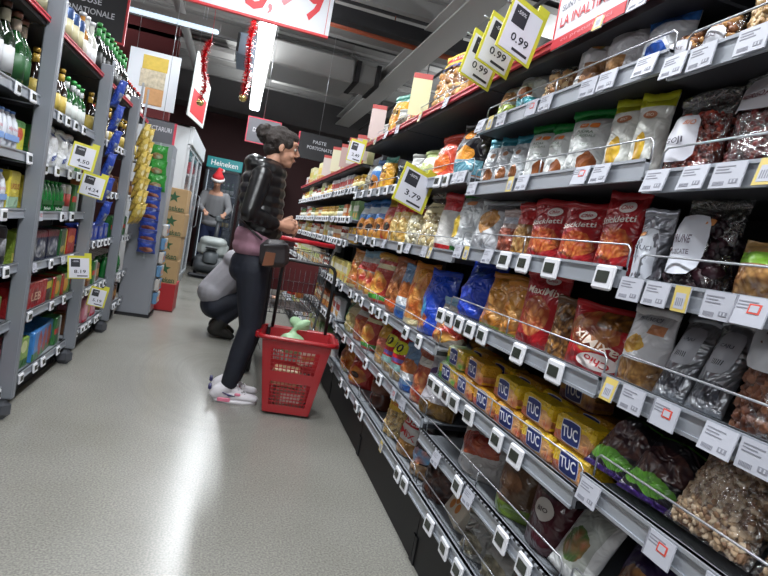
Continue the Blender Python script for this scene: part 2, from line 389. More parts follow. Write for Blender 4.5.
# light fittings
M_tube = mat('lit_tube', 'f4f8ff', .4, emis=9.0)
def fitting(x0, y0, x1, y1, label, hang=True, em=M_tube):
    t = thing('strip_light', label, 'light', ((x0+x1)/2, (y0+y1)/2, TUBE_Z)); x0 -= t.location.x; x1 -= t.location.x; y0 -= t.location.y; y1 -= t.location.y
    MB().box(x0, y0, .0, x1, y1, .06).build('housing', M_beam, t)
    MB().bbox(x0+.012, y0+.012, -.035, x1-.012, y1-.012, -.0, .012).build('diffuser', em, t)
    b = MB(); v = (y1-y0) > (x1-x0)
    for f in (.15, .85):
        px, py = (0, y0+(y1-y0)*f) if v else (x0+(x1-x0)*f, 0)
        b.tube([(px, py, .06), (px, py, CZ-TUBE_Z)], .004, 5)
    b.build('hanger', M_wire, t); return t
fitting(-.09, 4.2, .09, 10.4, 'bright white fluorescent strip running down the aisle behind the tinsel')
fitting(-.09, -3.4, .09, 3.6, 'bright fluorescent strip overhead above the front of the aisle')
fitting(-1.45, 6.45, -.46, 6.55, 'blue-white fluorescent strip hung crosswise above the cheese poster', em=mat('lit_tube_cool', 'cfe3f5', .4, emis=1.3))
fitting(-2.66, 2, -2.54, 9, 'fluorescent strip over the next aisle on the left')
fitting(2.84, 2, 2.96, 9, 'fluorescent strip over the next aisle on the right')

# ================================================================== SHELVING
def etag_mesh():
    b = MB().bbox(-.031, -.009, -.05, .031, 0, 0, .004); me = b.mesh('price_tag'); b.fix(me); me.materials.append(M_white)
    s = MB().bbox(-.02, -.0105, -.036, .02, -.0085, -.012, .001); ms = s.mesh('tag_screen'); s.fix(ms); ms.materials.append(M_screen); return me, ms
ET = etag_mesh()
def ptag_mesh(kind):
    b = MB(); wd = .034; b.box(-wd, -.0025, -.052, wd, 0, 0)
    if kind == 1:      # yellow bordered
        b = MB(); wd = .02; b.box(-wd, -.0025, -.052, wd, 0, 0); b.box(-wd, -.003, -.052, wd, -.0025, 0, 2); b.box(-wd+.007, -.0034, -.046, wd-.007, -.003, -.014, 0)
    elif kind == 2:
        b.box(-wd, -.003, -.052, -wd+.0035, -.0025, 0, 1); b.box(-.004, -.0032, -.030, .02, -.0025, -.012, 3); b.box(-.0005, -.0036, -.027, .0165, -.0032, -.015, 0)
    z = -.008
    if kind != 1:
        for q, wq in enumerate((.05, .035, .044)):
            b.box(-wd+.006, -.003, z-.0022, -wd+.006+wq*.8, -.0025, z, 1); z -= .006
        if kind == 0:
            for q in range(9): b.box(-.026+q*.0028, -.003, -.047, -.026+q*.0028+.0014, -.0025, -.039, 1)
            b.box(.008, -.003, -.044, .026, -.0025, -.035, 1); b.box(.012, -.0034, -.0425, .015, -.003, -.0365, 0); b.box(.019, -.0034, -.0425, .022, -.003, -.0365, 0)
    else:
        for q in range(4): b.box(-.009+q*.005, -.0038, -.04, -.009+q*.005+.002, -.0034, -.024, 1)
    me = b.mesh('paper_label'); b.fix(me); me.transform(Matrix.Diagonal((.86, 1, .82, 1)))
    for m in (M_paper, mat('faint_print', '84858f', .6), mat('label_yellow', 'cbb562', .5), mat('label_red', 'cf4a3c', .5)): me.materials.append(m)
    return me
PT = [ptag_mesh(k) for k in range(3)]
RXF, LXF = .72, -.885
def bay(side, y0, y1, levels, label, red=(), wires=(), etags={}, ptags={}, zt=1.95, depth=.44, perf=(), group=None):
    """gondola bay; side +1 right rack, -1 left rack"""
    xf = RXF if side > 0 else -LXF
    t = thing('shelving_bay', label, 'shelving', (side*(xf+depth/2), (y0+y1)/2, 0), 0)
    cx, cy = t.location.x, t.location.y
    def X(v): return side*v-cx        # v = distance from aisle centre
    def bx(mb, xa, ya, za, xb, yb, zb, mi=0):
        a, c = sorted((X(xa), X(xb))); return mb.box(a, ya-cy, za, c, yb-cy, zb, mi)
    bx(MB(), xf+depth, y0, 0, xf+depth+.03, y1, zt).build('back_panel', M_dark, t)
    bx(MB(), xf+.065, y0, 0, xf+.085, y1, min(levels)-.05).build('kick_plate', M_dark, t)
    for yy in (y0, y1-.02):
        b = bx(MB(), xf+.06, yy, .0, xf+.14, yy+.02, .1); bx(b, xf+.34, yy, 0, xf+.42, yy+.02, zt); b.build('upright', M_dark, t)
    for z in levels:
        top = z in red
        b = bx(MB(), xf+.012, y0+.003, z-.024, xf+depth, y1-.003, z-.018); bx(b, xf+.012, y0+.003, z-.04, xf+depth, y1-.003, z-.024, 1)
        b.build('shelf_board', [M_dark if top else M_metal, mat('underside_shade', '26262b', .6)], t)  # dark lower layer puts the shade under each board into its colour
        h = .032 if not top else .012
        b = bx(MB(), xf, y0+.003, z-h-.008, xf+.010, y1-.003, z); bx(b, xf-.004, y0+.003, z-.006, xf+.012, y1-.003, z); bx(b, xf-.003, y0+.003, z-h-.010, xf+.004, y1-.003, z-h-.004)
        if z in perf:
            for q in range(int((y1-y0)/.022)): bx(b, xf-.0042, y0+.01+q*.022, z-.004, xf+.0, y0+.02+q*.022, z+.0006, 1)
        b.build('price_rail', [M_red if top else M_lip, M_dark], t)
        if z in wires:
            b = MB(); zz = z+.045; xx = X(xf+.018)
            b.tube([(xx, y0+.015-cy, z), (xx, y0+.015-cy, zz-.008), (xx, y0+.025-cy, zz), (xx, y1-.025-cy, zz), (xx, y1-.015-cy, zz-.008), (xx, y1-.015-cy, z)], .0021, 6)
            n = max(1, round((y1-y0)/.45))
            for q in range(1, n): yq = y0+(y1-y0)*q/n-cy; b.tube([(xx, yq, z), (xx, yq, zz)], .002, 5)
            b.build('wire_guard', M_wire, t)
        rz = -side*PI/2
        for y in etags.get(z, ()):
            o = link('price_tag', ET[0], t, loc=(X(xf-.004), y-cy, z-.002)); o.rotation_euler = (random.uniform(-.12, .02), 0, rz+random.uniform(-.05, .05))
            link('tag_screen', ET[1], o)
        for i, y in enumerate(ptags.get(z, ())):
            kd = (0, 0, 1, 0, 2, 0, 0)[(i+int(z*100)) % 7]
            o = link('paper_label', PT[kd], t, loc=(X(xf-.006), y-cy, z-.002)); o.rotation_euler = (random.uniform(-.25, -.05), 0, rz+random.uniform(-.04, .04))
    return t
def spread(a, b, st, jit=.03): 
    r = []; y = a
    while y < b: r.append(y+random.uniform(-jit, jit)); y += st
    return r
NL = (1.70, 1.53, 1.32, 1.12, .93, .73, .50, .30)
ML = (1.70, 1.55, 1.345, 1.137, .918, .69, .49, .30)
FL = (1.70, 1.39, 1.115, .79, .53, .30)
JL = (1.60, 1.43, 1.23, 1.07, .80, .55, .28)
bay(1, .06, .955, NL, 'nearest right shelving bay full of clear nut and fruit bags', red=(1.70,), wires=(1.53, 1.32, 1.12, .93, .73, .50, .30),
    ptags={1.53: [.93, .865, .763, .69], 1.32: [.911, .82, .75, .68], 1.12: [.917, .848, .79, .715, .655, .55], .93: [.911, .85, .769, .658, .595], .73: [.908, .718, .6], .5: [.85, .7]}, etags={.30: [.8, .6]})
bay(1, .96, 1.845, ML, 'second right shelving bay holding the yellow cracker packs', red=(1.70,), wires=(1.55, 1.345, 1.137, .918, .69, .49, .30), perf=(.49,),
    etags={1.137: [1.442, 1.334, 1.203, .998], .918: [1.83, 1.755, 1.662, 1.575, 1.49, 1.268, 1.1], .69: [1.80, 1.73, 1.66, 1.59, 1.475, 1.289, 1.185], .49: [1.452, 1.172, 1.062], .30: [1.591, 1.462, 1.353, 1.2, 1.1]},
    ptags={1.70: [1.211, 1.076], 1.55: [1.80, 1.73, 1.652, 1.468, 1.39, 1.204, 1.133, 1.01], 1.345: [1.774, 1.503, 1.43, 1.157, 1.085], 1.137: [1.789, 1.72, 1.553], .49: [1.634, 1.375]})
bay(1, 1.85, 2.81, FL, 'third right shelving bay with chips bags and the red edged top shelf', red=(1.70,), wires=(1.70, 1.39, 1.115, .79, .53, .30),
    etags={1.39: [2.774, 2.631, 2.129, 2.041], 1.115: [2.479], .79: [2.784, 2.645, 2.499, 2.171, 2.0], .53: [2.694, 2.414], .30: [2.734, 2.613, 1.953, 1.87]},
    ptags={1.70: [2.546, 2.211], 1.39: [1.95, 1.884], 1.115: [2.77, 2.354, 2.136, 2.064], .53: [2.186, 2.054], .30: [2.214]})
bay(1, 2.815, 3.775, FL, 'fourth right shelving bay with snack bags beyond the red basket', red=(1.70,), wires=(1.70, 1.39, 1.115, .79, .53, .30),
    etags={1.39: [3.747, 3.528, 3.306, 3.108, 2.932], 1.115: [3.467, 3.21, 3.01], .79: [3.65, 3.355, 3.175, 3.012], .53: [3.6, 3.297, 3.063], .30: [3.5, 3.165, 2.964]}, ptags={1.70: [3.424, 3.16, 2.933]})
for i in range(4):
    y0 = 3.785+i*.93; e = {z: spread(y0+.06, y0+.9, .105) for z in JL[1:]}
    bay(1, y0, y0+.92, JL, ('fifth', 'sixth', 'seventh', 'farthest')[i]+' right shelving bay with small jars and cartons', red=(1.60,), etags=e, zt=1.85)
A_L = (1.78, 1.45, 1.20, .96, .72, .46, .16)
B_L = (1.78, 1.43, 1.175, .95, .705, .465, .16)
C_L = (1.78, 1.43, 1.10, .76, .44, .18)
bay(-1, .9, 1.86, A_L, 'left drinks shelving bay beside the camera', red=(1.78,), zt=2.05)
bay(-1, 1.87, 2.86, A_L, 'nearest visible left drinks shelving bay with large green bottles', red=(1.78,), zt=2.05, etags={1.45: [2.576, 2.745], 1.20: [2.794], .96: [2.6], .72: [2.7], .16: [2.8]})
bay(-1, 2.87, 3.88, B_L, 'second left drinks shelving bay with blue cans on top', red=(1.78,), zt=2.05,
    etags={1.43: [3.13, 3.265, 3.413, 3.577], 1.175: [3.02, 3.2, 3.42, 3.6], .95: [3.39, 3.581], .705: [3.312, 3.7], .465: [2.99, 3.09, 3.435, 3.659], .16: [2.942, 3.083, 3.285, 3.413, 3.684]}, ptags={.95: [3.05, 3.45], .705: [3.05, 3.525]})
bay(-1, 3.89, 4.87, C_L, 'third left drinks shelving bay with green capped wine bottles', red=(1.78,), zt=2.05, etags={z: spread(3.97, 4.8, .12) for z in C_L[1:]})
bay(-1, 4.88, 5.68, C_L, 'last left drinks shelving bay beside the hanging yellow bags', red=(1.78,), zt=2.05, etags={z: spread(4.95, 5.6, .13) for z in C_L[1:]})
for y in (1.865, 2.875, 3.895, 4.885):
    n = {1.865: 'beside the camera', 2.875: 'left of the blue cans', 3.895: 'right of the blue cans', 4.885: 'beside the hanging yellow bags'}[y]
    t = thing('shelf_post', 'tall grey steel shelf post with rounded foot, '+n, 'post', (-.87, y, 0))
    MB().bbox(-.035, -.02, .1, .035, .02, 2.45 if y < 3 else 1.84, .006).build('post_shaft', M_post, t)
    MB().bbox(-.075, -.03, 0, .03, .03, .10, .03).build('foot', mat('foot_grey', '4c4e54', .4), t)

# end unit, beer cartons, red plinth
t = thing('end_unit', 'grey end panel unit closing the left drinks rack', 'display unit', (-.79, 5.9, 0))
MB().box(-.14, -.16, .03, .14, .16, 1.62).build('panel', mat('panel_grey', '85888f', .4), t)
MB().box(-.15, -.17, 0, .15, .17, .03).build('base', M_dark, t)
MB().box(.141, -.14, .05, .146, .14, 1.5).build('side_rack', M_lip, t)

# ================================================================== PACKED GOODS
class Bag:
    def __init__(s, w, h, d, kind='stand', seed=0, wr=.09):
        s.w, s.h, s.d, s.k, s.s, s.wr = w, h, d, kind, seed*7.31, wr
    def th(s, u, v):
        pu = max(0, 1-abs(2*u-1)**2.2)**.75
        if s.k == 'stand':
            pv = .78+.22*min(1, v/.15) if v < .15 else (1 if v < .45 else max(.0, math.cos((v-.45)/.47*PI/2)**.7 if v < .92 else 0))
        elif s.k == 'pillow': pv = max(0, math.sin(PI*min(1, max(0, (v-.05)/.9))))**.55
        elif s.k == 'tall': pv = max(.0, 1-abs((v-.4)/.52)**4) if v < .92 else 0
        else: pv = 1
        n = noise.noise(Vector((u*2.6+s.s, v*3.4, s.s)))*.9+noise.noise(Vector((u*4.5+s.s, v*5.5, 3.1)))*.7
        return s.d/2*pu*pv*(1+s.wr*2.4*n)+.0012
    def xz(s, u, v):
        k = 1-.07*math.sin(PI*min(1, max(0, v)))+.03*noise.noise(Vector((s.s, v*4, 0)))
        top = .025*math.sin(u*7+s.s)*(v > .9) + .012*math.sin(u*13+s.s)*(v > .9)
        return (u-.5)*s.w*k, s.h*(v+top*.6)
    def F(s, u, v):
        x, z = s.xz(u, v); bend = .10*s.h*max(0, v-.86)*math.sin(s.s)*6
        return (x, -s.th(u, v)+bend*.4, z)
    def B(s, u, v):
        x, z = s.xz(u, v); bend = .10*s.h*max(0, v-.86)*math.sin(s.s)*6
        return (x, s.th(1-u, v)+bend*.4, z)
    def mesh(s, nu=16, nv=20):
        us = [(1-math.cos(PI*i/nu))/2*.6+.4*i/nu for i in range(nu+1)]; vs = [j/nv for j in range(nv+1)]
        V = [s.F(u, v) for v in vs for u in us]+[s.B(u, v) for v in vs for u in us]
        n = (nu+1)*(nv+1); f = []; uvs = []
        for j in range(nv):
            for i in range(nu):
                a = j*(nu+1)+i; q = (a, a+1, a+nu+2, a+nu+1)
                f.append(q); uvs += [(us[k % (nu+1)], vs[k//(nu+1)]) for k in q]
                q2 = tuple(n+k for k in reversed(q)); f.append(q2); uvs += [(us[(k-n) % (nu+1)], vs[(k-n)//(nu+1)]) for k in q2]
        for j in range(nv):
            a = j*(nu+1); b = a+nu+1; f.append((n+a, a, b, n+b)); uvs += [(0, vs[j]), (0, vs[j]), (0, vs[j+1]), (0, vs[j+1])]
            a += nu; b += nu; f.append((a, n+a, n+b, b)); uvs += [(1, vs[j]), (1, vs[j]), (1, vs[j+1]), (1, vs[j+1])]
        f.append(tuple(range(nu, -1, -1))+tuple(n+i for i in range(nu+1))); uvs += [(0, 0)]*(2*nu+2)
        me = bpy.data.meshes.new('bag_body'); me.from_pydata(V, [], f)
        ul = me.uv_layers.new(name='UV'); ul.data.foreach_set('uv', [c for p in uvs for c in p])
        me.polygons.foreach_set('use_smooth', [True]*len(f)); me.update(); return me
    def seal(s, v0=.93, v1=1.03, nu=10):
        mb = MB(); vs = []; fs = []
        for side in (-1, 1):
            for v in (v0, (v0+v1)/2, v1):
                for i in range(nu+1):
                    u = i/nu; p = Vector(s.F(u, min(v, 1))); p.z += (v-min(v, 1))*s.h
                    p.y = (Vector(s.F(.5, .97)).y)+side*.0022+.0012*math.sin(i*2.2); vs.append(p)
        m = 3*(nu+1)
        for q in range(2):
            for i in range(nu):
                a = q*(nu+1)+i; fs.append((a, a+1, a+nu+2, a+nu+1)); fs.append((m+a+nu+1, m+a+nu+2, m+a+1, m+a))
        for i in range(nu): fs.append((i, i+1, m+i+1, m+i)); e = 2*(nu+1)+i; fs.append((e+1, e, m+e, m+e+1))
        return mb.add(vs, fs, 0, True)
def lumps(bag, n, size, v0, v1, seed, el=1.3):
    """many small nuts or berries pressed against the inside of the film"""
    rnd = random.Random(seed); mb = MB()
    t = (1+5**.5)/2; ico = [Vector(v).normalized() for v in ((-1, t, 0), (1, t, 0), (-1, -t, 0), (1, -t, 0), (0, -1, t), (0, 1, t), (0, -1, -t), (0, 1, -t), (t, 0, -1), (t, 0, 1), (-t, 0, -1), (-t, 0, 1))]
    F = [(0, 11, 5), (0, 5, 1), (0, 1, 7), (0, 7, 10), (0, 10, 11), (1, 5, 9), (5, 11, 4), (11, 10, 2), (10, 7, 6), (7, 1, 8), (3, 9, 4), (3, 4, 2), (3, 2, 6), (3, 6, 8), (3, 8, 9), (4, 9, 5), (2, 4, 11), (6, 2, 10), (8, 6, 7), (9, 8, 1)]
    for i in range(n):
        u = rnd.uniform(.06, .94); v = rnd.uniform(v0, v1); p = Vector(bag.F(u, v) if rnd.random() < .8 else bag.B(u, v))
        p.y *= .80; p.x *= .93; sz = size*rnd.uniform(.7, 1.25)
        from mathutils import Euler
        R = Euler((rnd.uniform(0, 6), rnd.uniform(0, 6), rnd.uniform(0, 6))).to_matrix(); sc = Vector((el, 1, .75))
        mb.add([p+R@Vector((q.x*sc.x, q.y*sc.y, q.z*sc.z))*sz for q in ico], F, rnd.randrange(3), True)
    return mb
# style: kind, depth, base, layers, texts(string,u,v,w,h,colour[,rot]), patches before texts, label words, extra
W_, O_ = 'd9dade', 'c98a4a'
SP = {
 'clear_almond_flat': dict(clear=('7a4a28', 'b98850', '5c3418'), lab=(.5, .45, .36, .28, 'd4d5dc'), txt=[('MIGDALE', .5, .52, .4, .07, '4a3040')], d='small clear bag of nuts under a white label', k='pillow', dp=.07, n=60, ls=.008),
 'clear_nut': dict(clear=('c9a878', 'e0c9a0', '9a7444'), d='clear bag of pale nuts', k='stand', dp=.09, n=90, ls=.009, tint=1),
 'goji': dict(clear=('9c3326', 'c2543c', '6e2018'), lab=(.42, .46, .33, .26, 'd6d6de'), txt=[('GOJI', .42, .42, .36, .08, '55505c'), ('BIO', .6, .62, .16, .06, 'd07038')], d='clear bag of red berries with white label', k='stand', dp=.10, n=200, ls=.0065, tint=1),
 'cranberry': dict(clear=('5c1d20', '7d3230', '38100f'), lab=(.5, .78, .46, .18, 'cfcdd2'), txt=[('MERISOARE', .5, .76, .6, .06, '6a3038')], d='clear bag of dark dried cranberries', k='stand', dp=.11, n=200, ls=.0075, tint=1),
 'foil_label': dict(base='9b9da6', lay=[('r', 0, .0, 1, .16, '75777f')], lab=(.45, .42, .4, .34, 'cfd3dc'), pat=[(.3, .68, .1, .03, 'd08a50', 'r')], txt=[('NUCI', .45, .5, .5, .06, '5a5c68'), ('SEMINTE', .45, .38, .5, .04, '8a8c98')], d='crumpled silver foil bag with grey white label', k='stand', dp=.09, wr=.22, metal=.6),
 'prune': dict(clear=('24131c', '3a2028', '180c12'), lab=(.42, .5, .36, .32, 'cdd0da'), pat=[(.68, .74, .1, .04, 'd08a50', 'r')], txt=[('PRUNE', .4, .55, .36, .09, '5a4a58'), ('USCATE', .4, .42, .4, .05, '6a6270')], d='glossy clear bag of dark prunes with white label', k='stand', dp=.11, n=90, ls=.013, tint=1),
 'greenyellow': dict(base='b8935c', lay=[('f', .5, .35, .5, .4, 'd8a868', '8a5c34', 9), ('r', 0, .62, 1, .8, '8cc43c')], d='tan and lime green snack bag lying at an angle', k='pillow', dp=.09),
 'mango': dict(base='dadadd', lay=[('fr', 0, 0, 1, .34, 'a9824c', '6d4a28', 14), ('o', .46, .54, .26, .12, 'd8a83c'), ('f', .46, .54, .22, .1, 'e8bc50', 'b98220', 7), ('r', .62, .7, .9, .82, 'cf8a60')], txt=[('MIX NUCI', .5, .88, .5, .045, '707480')], d='white bag with dried yellow fruit picture', k='stand', dp=.10, wr=.12),
 'foil_pack': dict(base='a2a5ab', lay=[('r', .15, .1, .85, .3, '5d5f66')], lab=(.5, .62, .34, .24, 'b9bcc4'), txt=[('CAJU', .5, .68, .36, .05, '60626c'), ('||||||', .5, .5, .3, .06, '3a3c44')], d='tall silver foil nut pack leaning back', k='stand', dp=.06, wr=.15, metal=.65, tilt=.35),
 'almond_big': dict(clear=('7b4a33', '94644a', '5c3424'), clear_n=1, lab=(.5, .74, .48, .2, 'd2d4da'), pat=[(.5, .66, .28, .07, 'dba23a', 'e')], txt=[('MIGDALE', .5, .86, .5, .05, '5c606c')], d='clear bag of brown almonds under a white header', k='stand', dp=.10, n=130, ls=.011, tint=1),
 'blackgreen': dict(base='17141c', lay=[('f', .5, .42, .5, .2, '6a4a40', '38242a', 12), ('o', .5, .16, .45, .08, '5c9a34'), ('r', 0, 0, 1, .06, '3a2468'), ('r', 0, .72, 1, .745, '5c9a40')], txt=[('CAJU', .5, .86, .5, .08, '4c5c48')], d='black, purple and green bag of chocolate nuts', k='pillow', dp=.11, tilt=.75, wr=.16),
 'candied': dict(clear=('c4a888', 'e0caae', '94745a'), d='large clear bag of sugared peanuts', k='pillow', dp=.11, n=700, ls=.0066, tint=1, tilt=.6),
 'tray': dict(base='d0d2d2', lay=[('r', .14, .14, .86, .86, 'a8aca6'), ('f', .45, .4, .3, .22, 'a86444', '4c6a34', 6)], d='white tray pack of salad nuts in film', k='pillow', dp=.05, tilt=.5),
 'purplenut': dict(base='2e2048', lay=[('f', .5, .35, .4, .3, 'c08a4c', '5c3418', 7), ('r', .8, 0, 1, .5, 'c8a83c')], d='dark purple bag of mixed nuts', k='pillow', dp=.09, tilt=.35),
 'greenwhite': dict(base='cfd2cf', lay=[('r', 0, .1, 1, .4, 'a4b848'), ('f', .5, .55, .3, .14, 'a8744c', 'cfa070', 8)], d='white crisp bag with lime green band', k='stand', dp=.10, wr=.14),
 'tealwhite': dict(base='c8ccce', lay=[('r', 0, .08, 1, .34, '3f98a6'), ('f', .4, .42, .16, .1, 'b0683c', '7c4424', 8), ('r', 0, .9, 1, 1, '2e8494')], d='shiny white bag with teal band of nuts', k='stand', dp=.11, wr=.16, metal=.15),
 'clear_biscuit': dict(clear=('c79c6a', 'e0bf8e', '9a6a40'), d='clear bag of pale crackers', k='stand', dp=.10, n=70, ls=.011, tint=1),
 'white_biscuit': dict(base='d6d5d6', lay=[('fr', .3, .1, .8, .5, 'b9895c', '7a5230', 5), ('f', .5, .76, .16, .07, '6c9a50', 'c07040', 6)], d='white bag with brown rusk picture', k='stand', dp=.11, wr=.15),
 'white_plain': dict(base='cbcacd', lay=[('fr', .1, .1, .5, .42, 'c89a68', '8a6038', 6)], d='shiny grey white bag of biscuits', k='stand', dp=.12, wr=.2, metal=.1),
 'blue_top': dict(base='cdd0d6', lay=[('r', 0, .78, 1, 1, '3a78c8'), ('o', .5, .3, .25, .16, '2458b8')], d='white bag with a bright blue folded top', k='stand', dp=.10, wr=.14),
 'teal_almond': dict(base='c3c8cc', lay=[('r', 0, .84, 1, 1, '3a94a8'), ('f', .5, .26, .2, .14, 'b5784a', '7c4828', 4), ('e', .5, .66, .1, .05, 'b08060')], txt=[('BIO', .5, .74, .2, .04, '70828c')], d='silvery white nut bag with teal top', k='stand', dp=.09, wr=.13, metal=.2),
 'green_almond': dict(base='d5d8d6', lay=[('r', 0, .86, 1, 1, '1d8a3c'), ('f', .62, .2, .17, .17, 'b8713c', '7c4424', 5), ('o', .6, .06, .26, .05, '5a8a44')], pat=[(.42, .74, .085, .035, 'e08038', 'r'), (.62, .74, .085, .035, 'e08038', 'r')], txt=[('BIO', .42, .74, .1, .025, 'f2e8e0'), ('PUDRA', .5, .64, .3, .04, '6c8068'), ('DE MIGDALE', .5, .585, .42, .03, '6c8068'), ('250 g', .55, .47, .18, .025, '6c8068')], d='white bag with dark green top', k='tall', dp=.09, wr=.1),
 'yellow_top': dict(base='dadbd4', lay=[('r', 0, .84, 1, 1, 'c8cc2c'), ('f', .4, .3, .18, .2, 'e0b93a', 'c89a28', 3), ('r', 0, .0, 1, .05, 'bcc030')], pat=[(.5, .72, .2, .05, 'b0704c', 'e')], txt=[('BIO', .5, .72, .2, .04, 'e8d8c8')], d='white bag with yellow top and corn picture', k='tall', dp=.09, wr=.12),
 'white_chip': dict(base='cfd0d4', lay=[('o', .42, .6, .2, .24, 'c8904c'), ('f', .42, .6, .16, .2, 'd8a45c', 'b87c3c', 3)], d='large shiny white bag with one golden chip', k='stand', dp=.13, wr=.2, metal=.12),
 'pink_clear': dict(base='b8a4a0', lay=[('fr', .1, .1, .9, .6, 'b5644c', '7c3c30', 8), ('r', 0, .7, 1, .85, 'c8ccd8')], d='clear pinkish bag of spiced nuts', k='stand', dp=.08, wr=.14),
 'red_nut': dict(base='b42a2c', lay=[('fr', .1, .1, .9, .62, 'c9a468', '8c5c30', 9), ('r', 0, 0, 1, .14, 'c89040')], d='red topped bag showing mixed nuts', k='stand', dp=.08),
 'stick_red': dict(base='a61f26', lay=[('f', .5, .36, .44, .2, 'e08a48', 'a83c20', 12), ('r', 0, 0, 1, .1, '8a161e')], pat=[(.62, .82, .2, .075, 'e6dcd8', 'e')], txt=[('Chio', .62, .82, .26, .06, 'b02028', .1), ('Stickletti', .5, .655, .8, .085, 'e8ded6', .08)], d='glossy red pretzel stick bag with white logo', k='stand', dp=.05, wr=.07),
 'blue_crumple': dict(base='1c3fb4', lay=[('o', .12, .4, .1, .3, 'c07a40'), ('r', 0, 0, 1, .05, '18206a')], d='big bright blue crisp bag with brown edge', k='stand', dp=.15, wr=.2),
 'orange_bag': dict(base='c9822c', lay=[('f', .5, .4, .4, .3, 'e8b46a', 'b06a20', 6), ('o', .6, .7, .3, .16, 'd8943c'), ('r', .0, .0, 1, .08, '8a9a3c')], d='orange snack bag with golden crackers', k='stand', dp=.13, wr=.16),
 'maxi_red': dict(base='ab1e24', lay=[('f', .46, .42, .32, .26, 'e09a5c', 'a04020', 10), ('r', 0, 0, 1, .08, '8a161e')], pat=[(.62, .9, .17, .06, 'e6dcd8', 'e')], txt=[('Chio', .62, .9, .22, .05, 'b02028'), ('MaxiMix', .54, .745, .78, .095, 'ead8c8')], d='tall red snack mix bag standing upright', k='stand', dp=.05, wr=.06),
 'pretzel_clear': dict(base='5a3a20', lay=[('fr', 0, 0, 1, .9, 'b98444', '4a2c14', 11)], d='clear bag of brown pretzels', k='stand', dp=.08, wr=.14),
 'maxi_round': dict(base='ae1f26', lay=[('f', .4, .62, .36, .3, 'cf9050', '8c3c20', 8), ('fr', .4, .7, 1, 1, 'a0692c', '4c2c14', 12)], pat=[(.56, .2, .26, .12, 'e6dcd8', 'e')], txt=[('Chio', .56, .2, .34, .1, 'b02028', PI-.25), ('MaxiMix', .56, .42, .8, .14, 'ead8c8', PI-.35)], d='red snack mix bag lying upside down', k='stand', dp=.10, wr=.1),
 'redwhite_bag': dict(base='b5b1ae', lay=[('f', .5, .6, .4, .2, 'b85c38', '8a2c20', 5), ('r', 0, .82, 1, 1, '8a2a24')], d='slumped white and red cracker bag', k='stand', dp=.12, wr=.24),
 'greenbrown': dict(base='5c4632', lay=[('f', .5, .5, .3, .2, 'a87c58', '5c3c28', 4), ('r', 0, 0, 1, .2, '6a8430')], d='brown bag with green lower band', k='stand', dp=.12, wr=.12),
 'maroon': dict(base='451822', lay=[('r', 0, .72, 1, 1, '1e1418')], pat=[(.5, .55, .22, .14, 'b9b4ae', 'e')], txt=[('BIO', .5, .55, .2, .06, '3a2c2c')], d='maroon bag with a white oval label', k='stand', dp=.12, wr=.1),
 'grey_clear': dict(base='9c9c98', lay=[('f', .5, .4, .4, .3, 'b8b098', '6c6858', 5)], d='small crumpled grey clear snack bag', k='stand', dp=.09, wr=.25),
 'whitegreen': dict(base='d0d4c2', lay=[('f', .5, .4, .4, .25, 'c8d098', '9aa860', 5), ('r', 0, .8, 1, 1, 'b8c888')], d='pale green and white crisp bag', k='stand', dp=.11, wr=.12),
 'redyellowblue': dict(base='c8302a', lay=[('r', 0, .72, 1, 1, 'e0b838'), ('r', .0, .58, 1, .72, '2038a0'), ('f', .5, .3, .3, .22, 'e0a850', 'b8742c', 5)], d='red, yellow and blue corn snack bag', k='stand', dp=.11),
 'chips_clear': dict(clear=('c08a4c', 'dcb070', '8c5c2c'), hdr='d8b83c', pat=[(.5, .80, .46, .07, 'dcb83c', 'r'), (.5, .72, .44, .045, '1c2468', 'r'), (.5, .92, .44, .05, 'c83440', 'r')], txt=[('PUFULETI', .5, .92, .6, .05, 'f0d8c8')], d='big clear bag of puffed snacks with yellow header', k='stand', dp=.17, n=130, ls=.02, tint=1),
 'yellow_long': dict(base='d49a24', lay=[('f', .5, .4, .3, .3, 'a8501c', 'e0b448', 6), ('r', 0, .85, 1, 1, '3c8a78')], txt=[('BIG', .5, .62, .5, .14, '201810')], d='slim yellow and orange snack bag', k='tall', dp=.08, wr=.14),
 'black_orange': dict(base='16141a', lay=[('o', .45, .78, .18, .09, 'e08a2c'), ('o', .5, .42, .26, .14, 'e29430'), ('r', .05, .1, .95, .34, '5c96a8'), ('r', 0, 0, 1, .1, 'b86a20')], d='black tortilla chip bag with orange flames', k='stand', dp=.13, wr=.1),
 'orange_red': dict(base='d4482a', lay=[('o', .5, .4, .34, .2, 'e8742c'), ('r', 0, .8, 1, 1, 'c83a24')], txt=[('Chio', .5, .68, .6, .12, 'f0e4dc', .2)], d='bright orange red chips bag', k='stand', dp=.13, wr=.12),
 'blue_yellow': dict(base='3a7cc4', lay=[('f', .5, .3, .42, .24, 'd89a48', 'a8642c', 4), ('e', .5, .3, .16, .1, '2a1c18'), ('r', .0, .66, 1, .84, 'c8d8e4'), ('r', 0, 0, 1, .08, 'd0a040')], d='light blue puff snack bag with yellow base', k='stand', dp=.12, wr=.12),
 'red_eye': dict(base='b02c24', lay=[('f', .5, .34, .4, .26, 'd8943c', 'a04c20', 4), ('e', .5, .34, .16, .1, '2a1c18'), ('r', 0, .8, 1, 1, 'd8a838')], d='red snack bag with round dark snack picture', k='stand', dp=.12, wr=.12),
 'yellow_pop': dict(base='d0aa50', lay=[('f', .5, .4, .4, .3, 'e0cc90', 'b88c3c', 6), ('r', 0, .78, 1, 1, 'c83830')], d='yellow corn puff bag with red top', k='stand', dp=.12, wr=.14),
 'popcorn': dict(clear=('e0d6b4', 'f0e8cc', 'c8b888'), pat=[(.5, .84, .42, .08, '9a3430', 'r')], d='clear bag of white popcorn with red header', k='stand', dp=.14, n=130, ls=.014, tint=1),
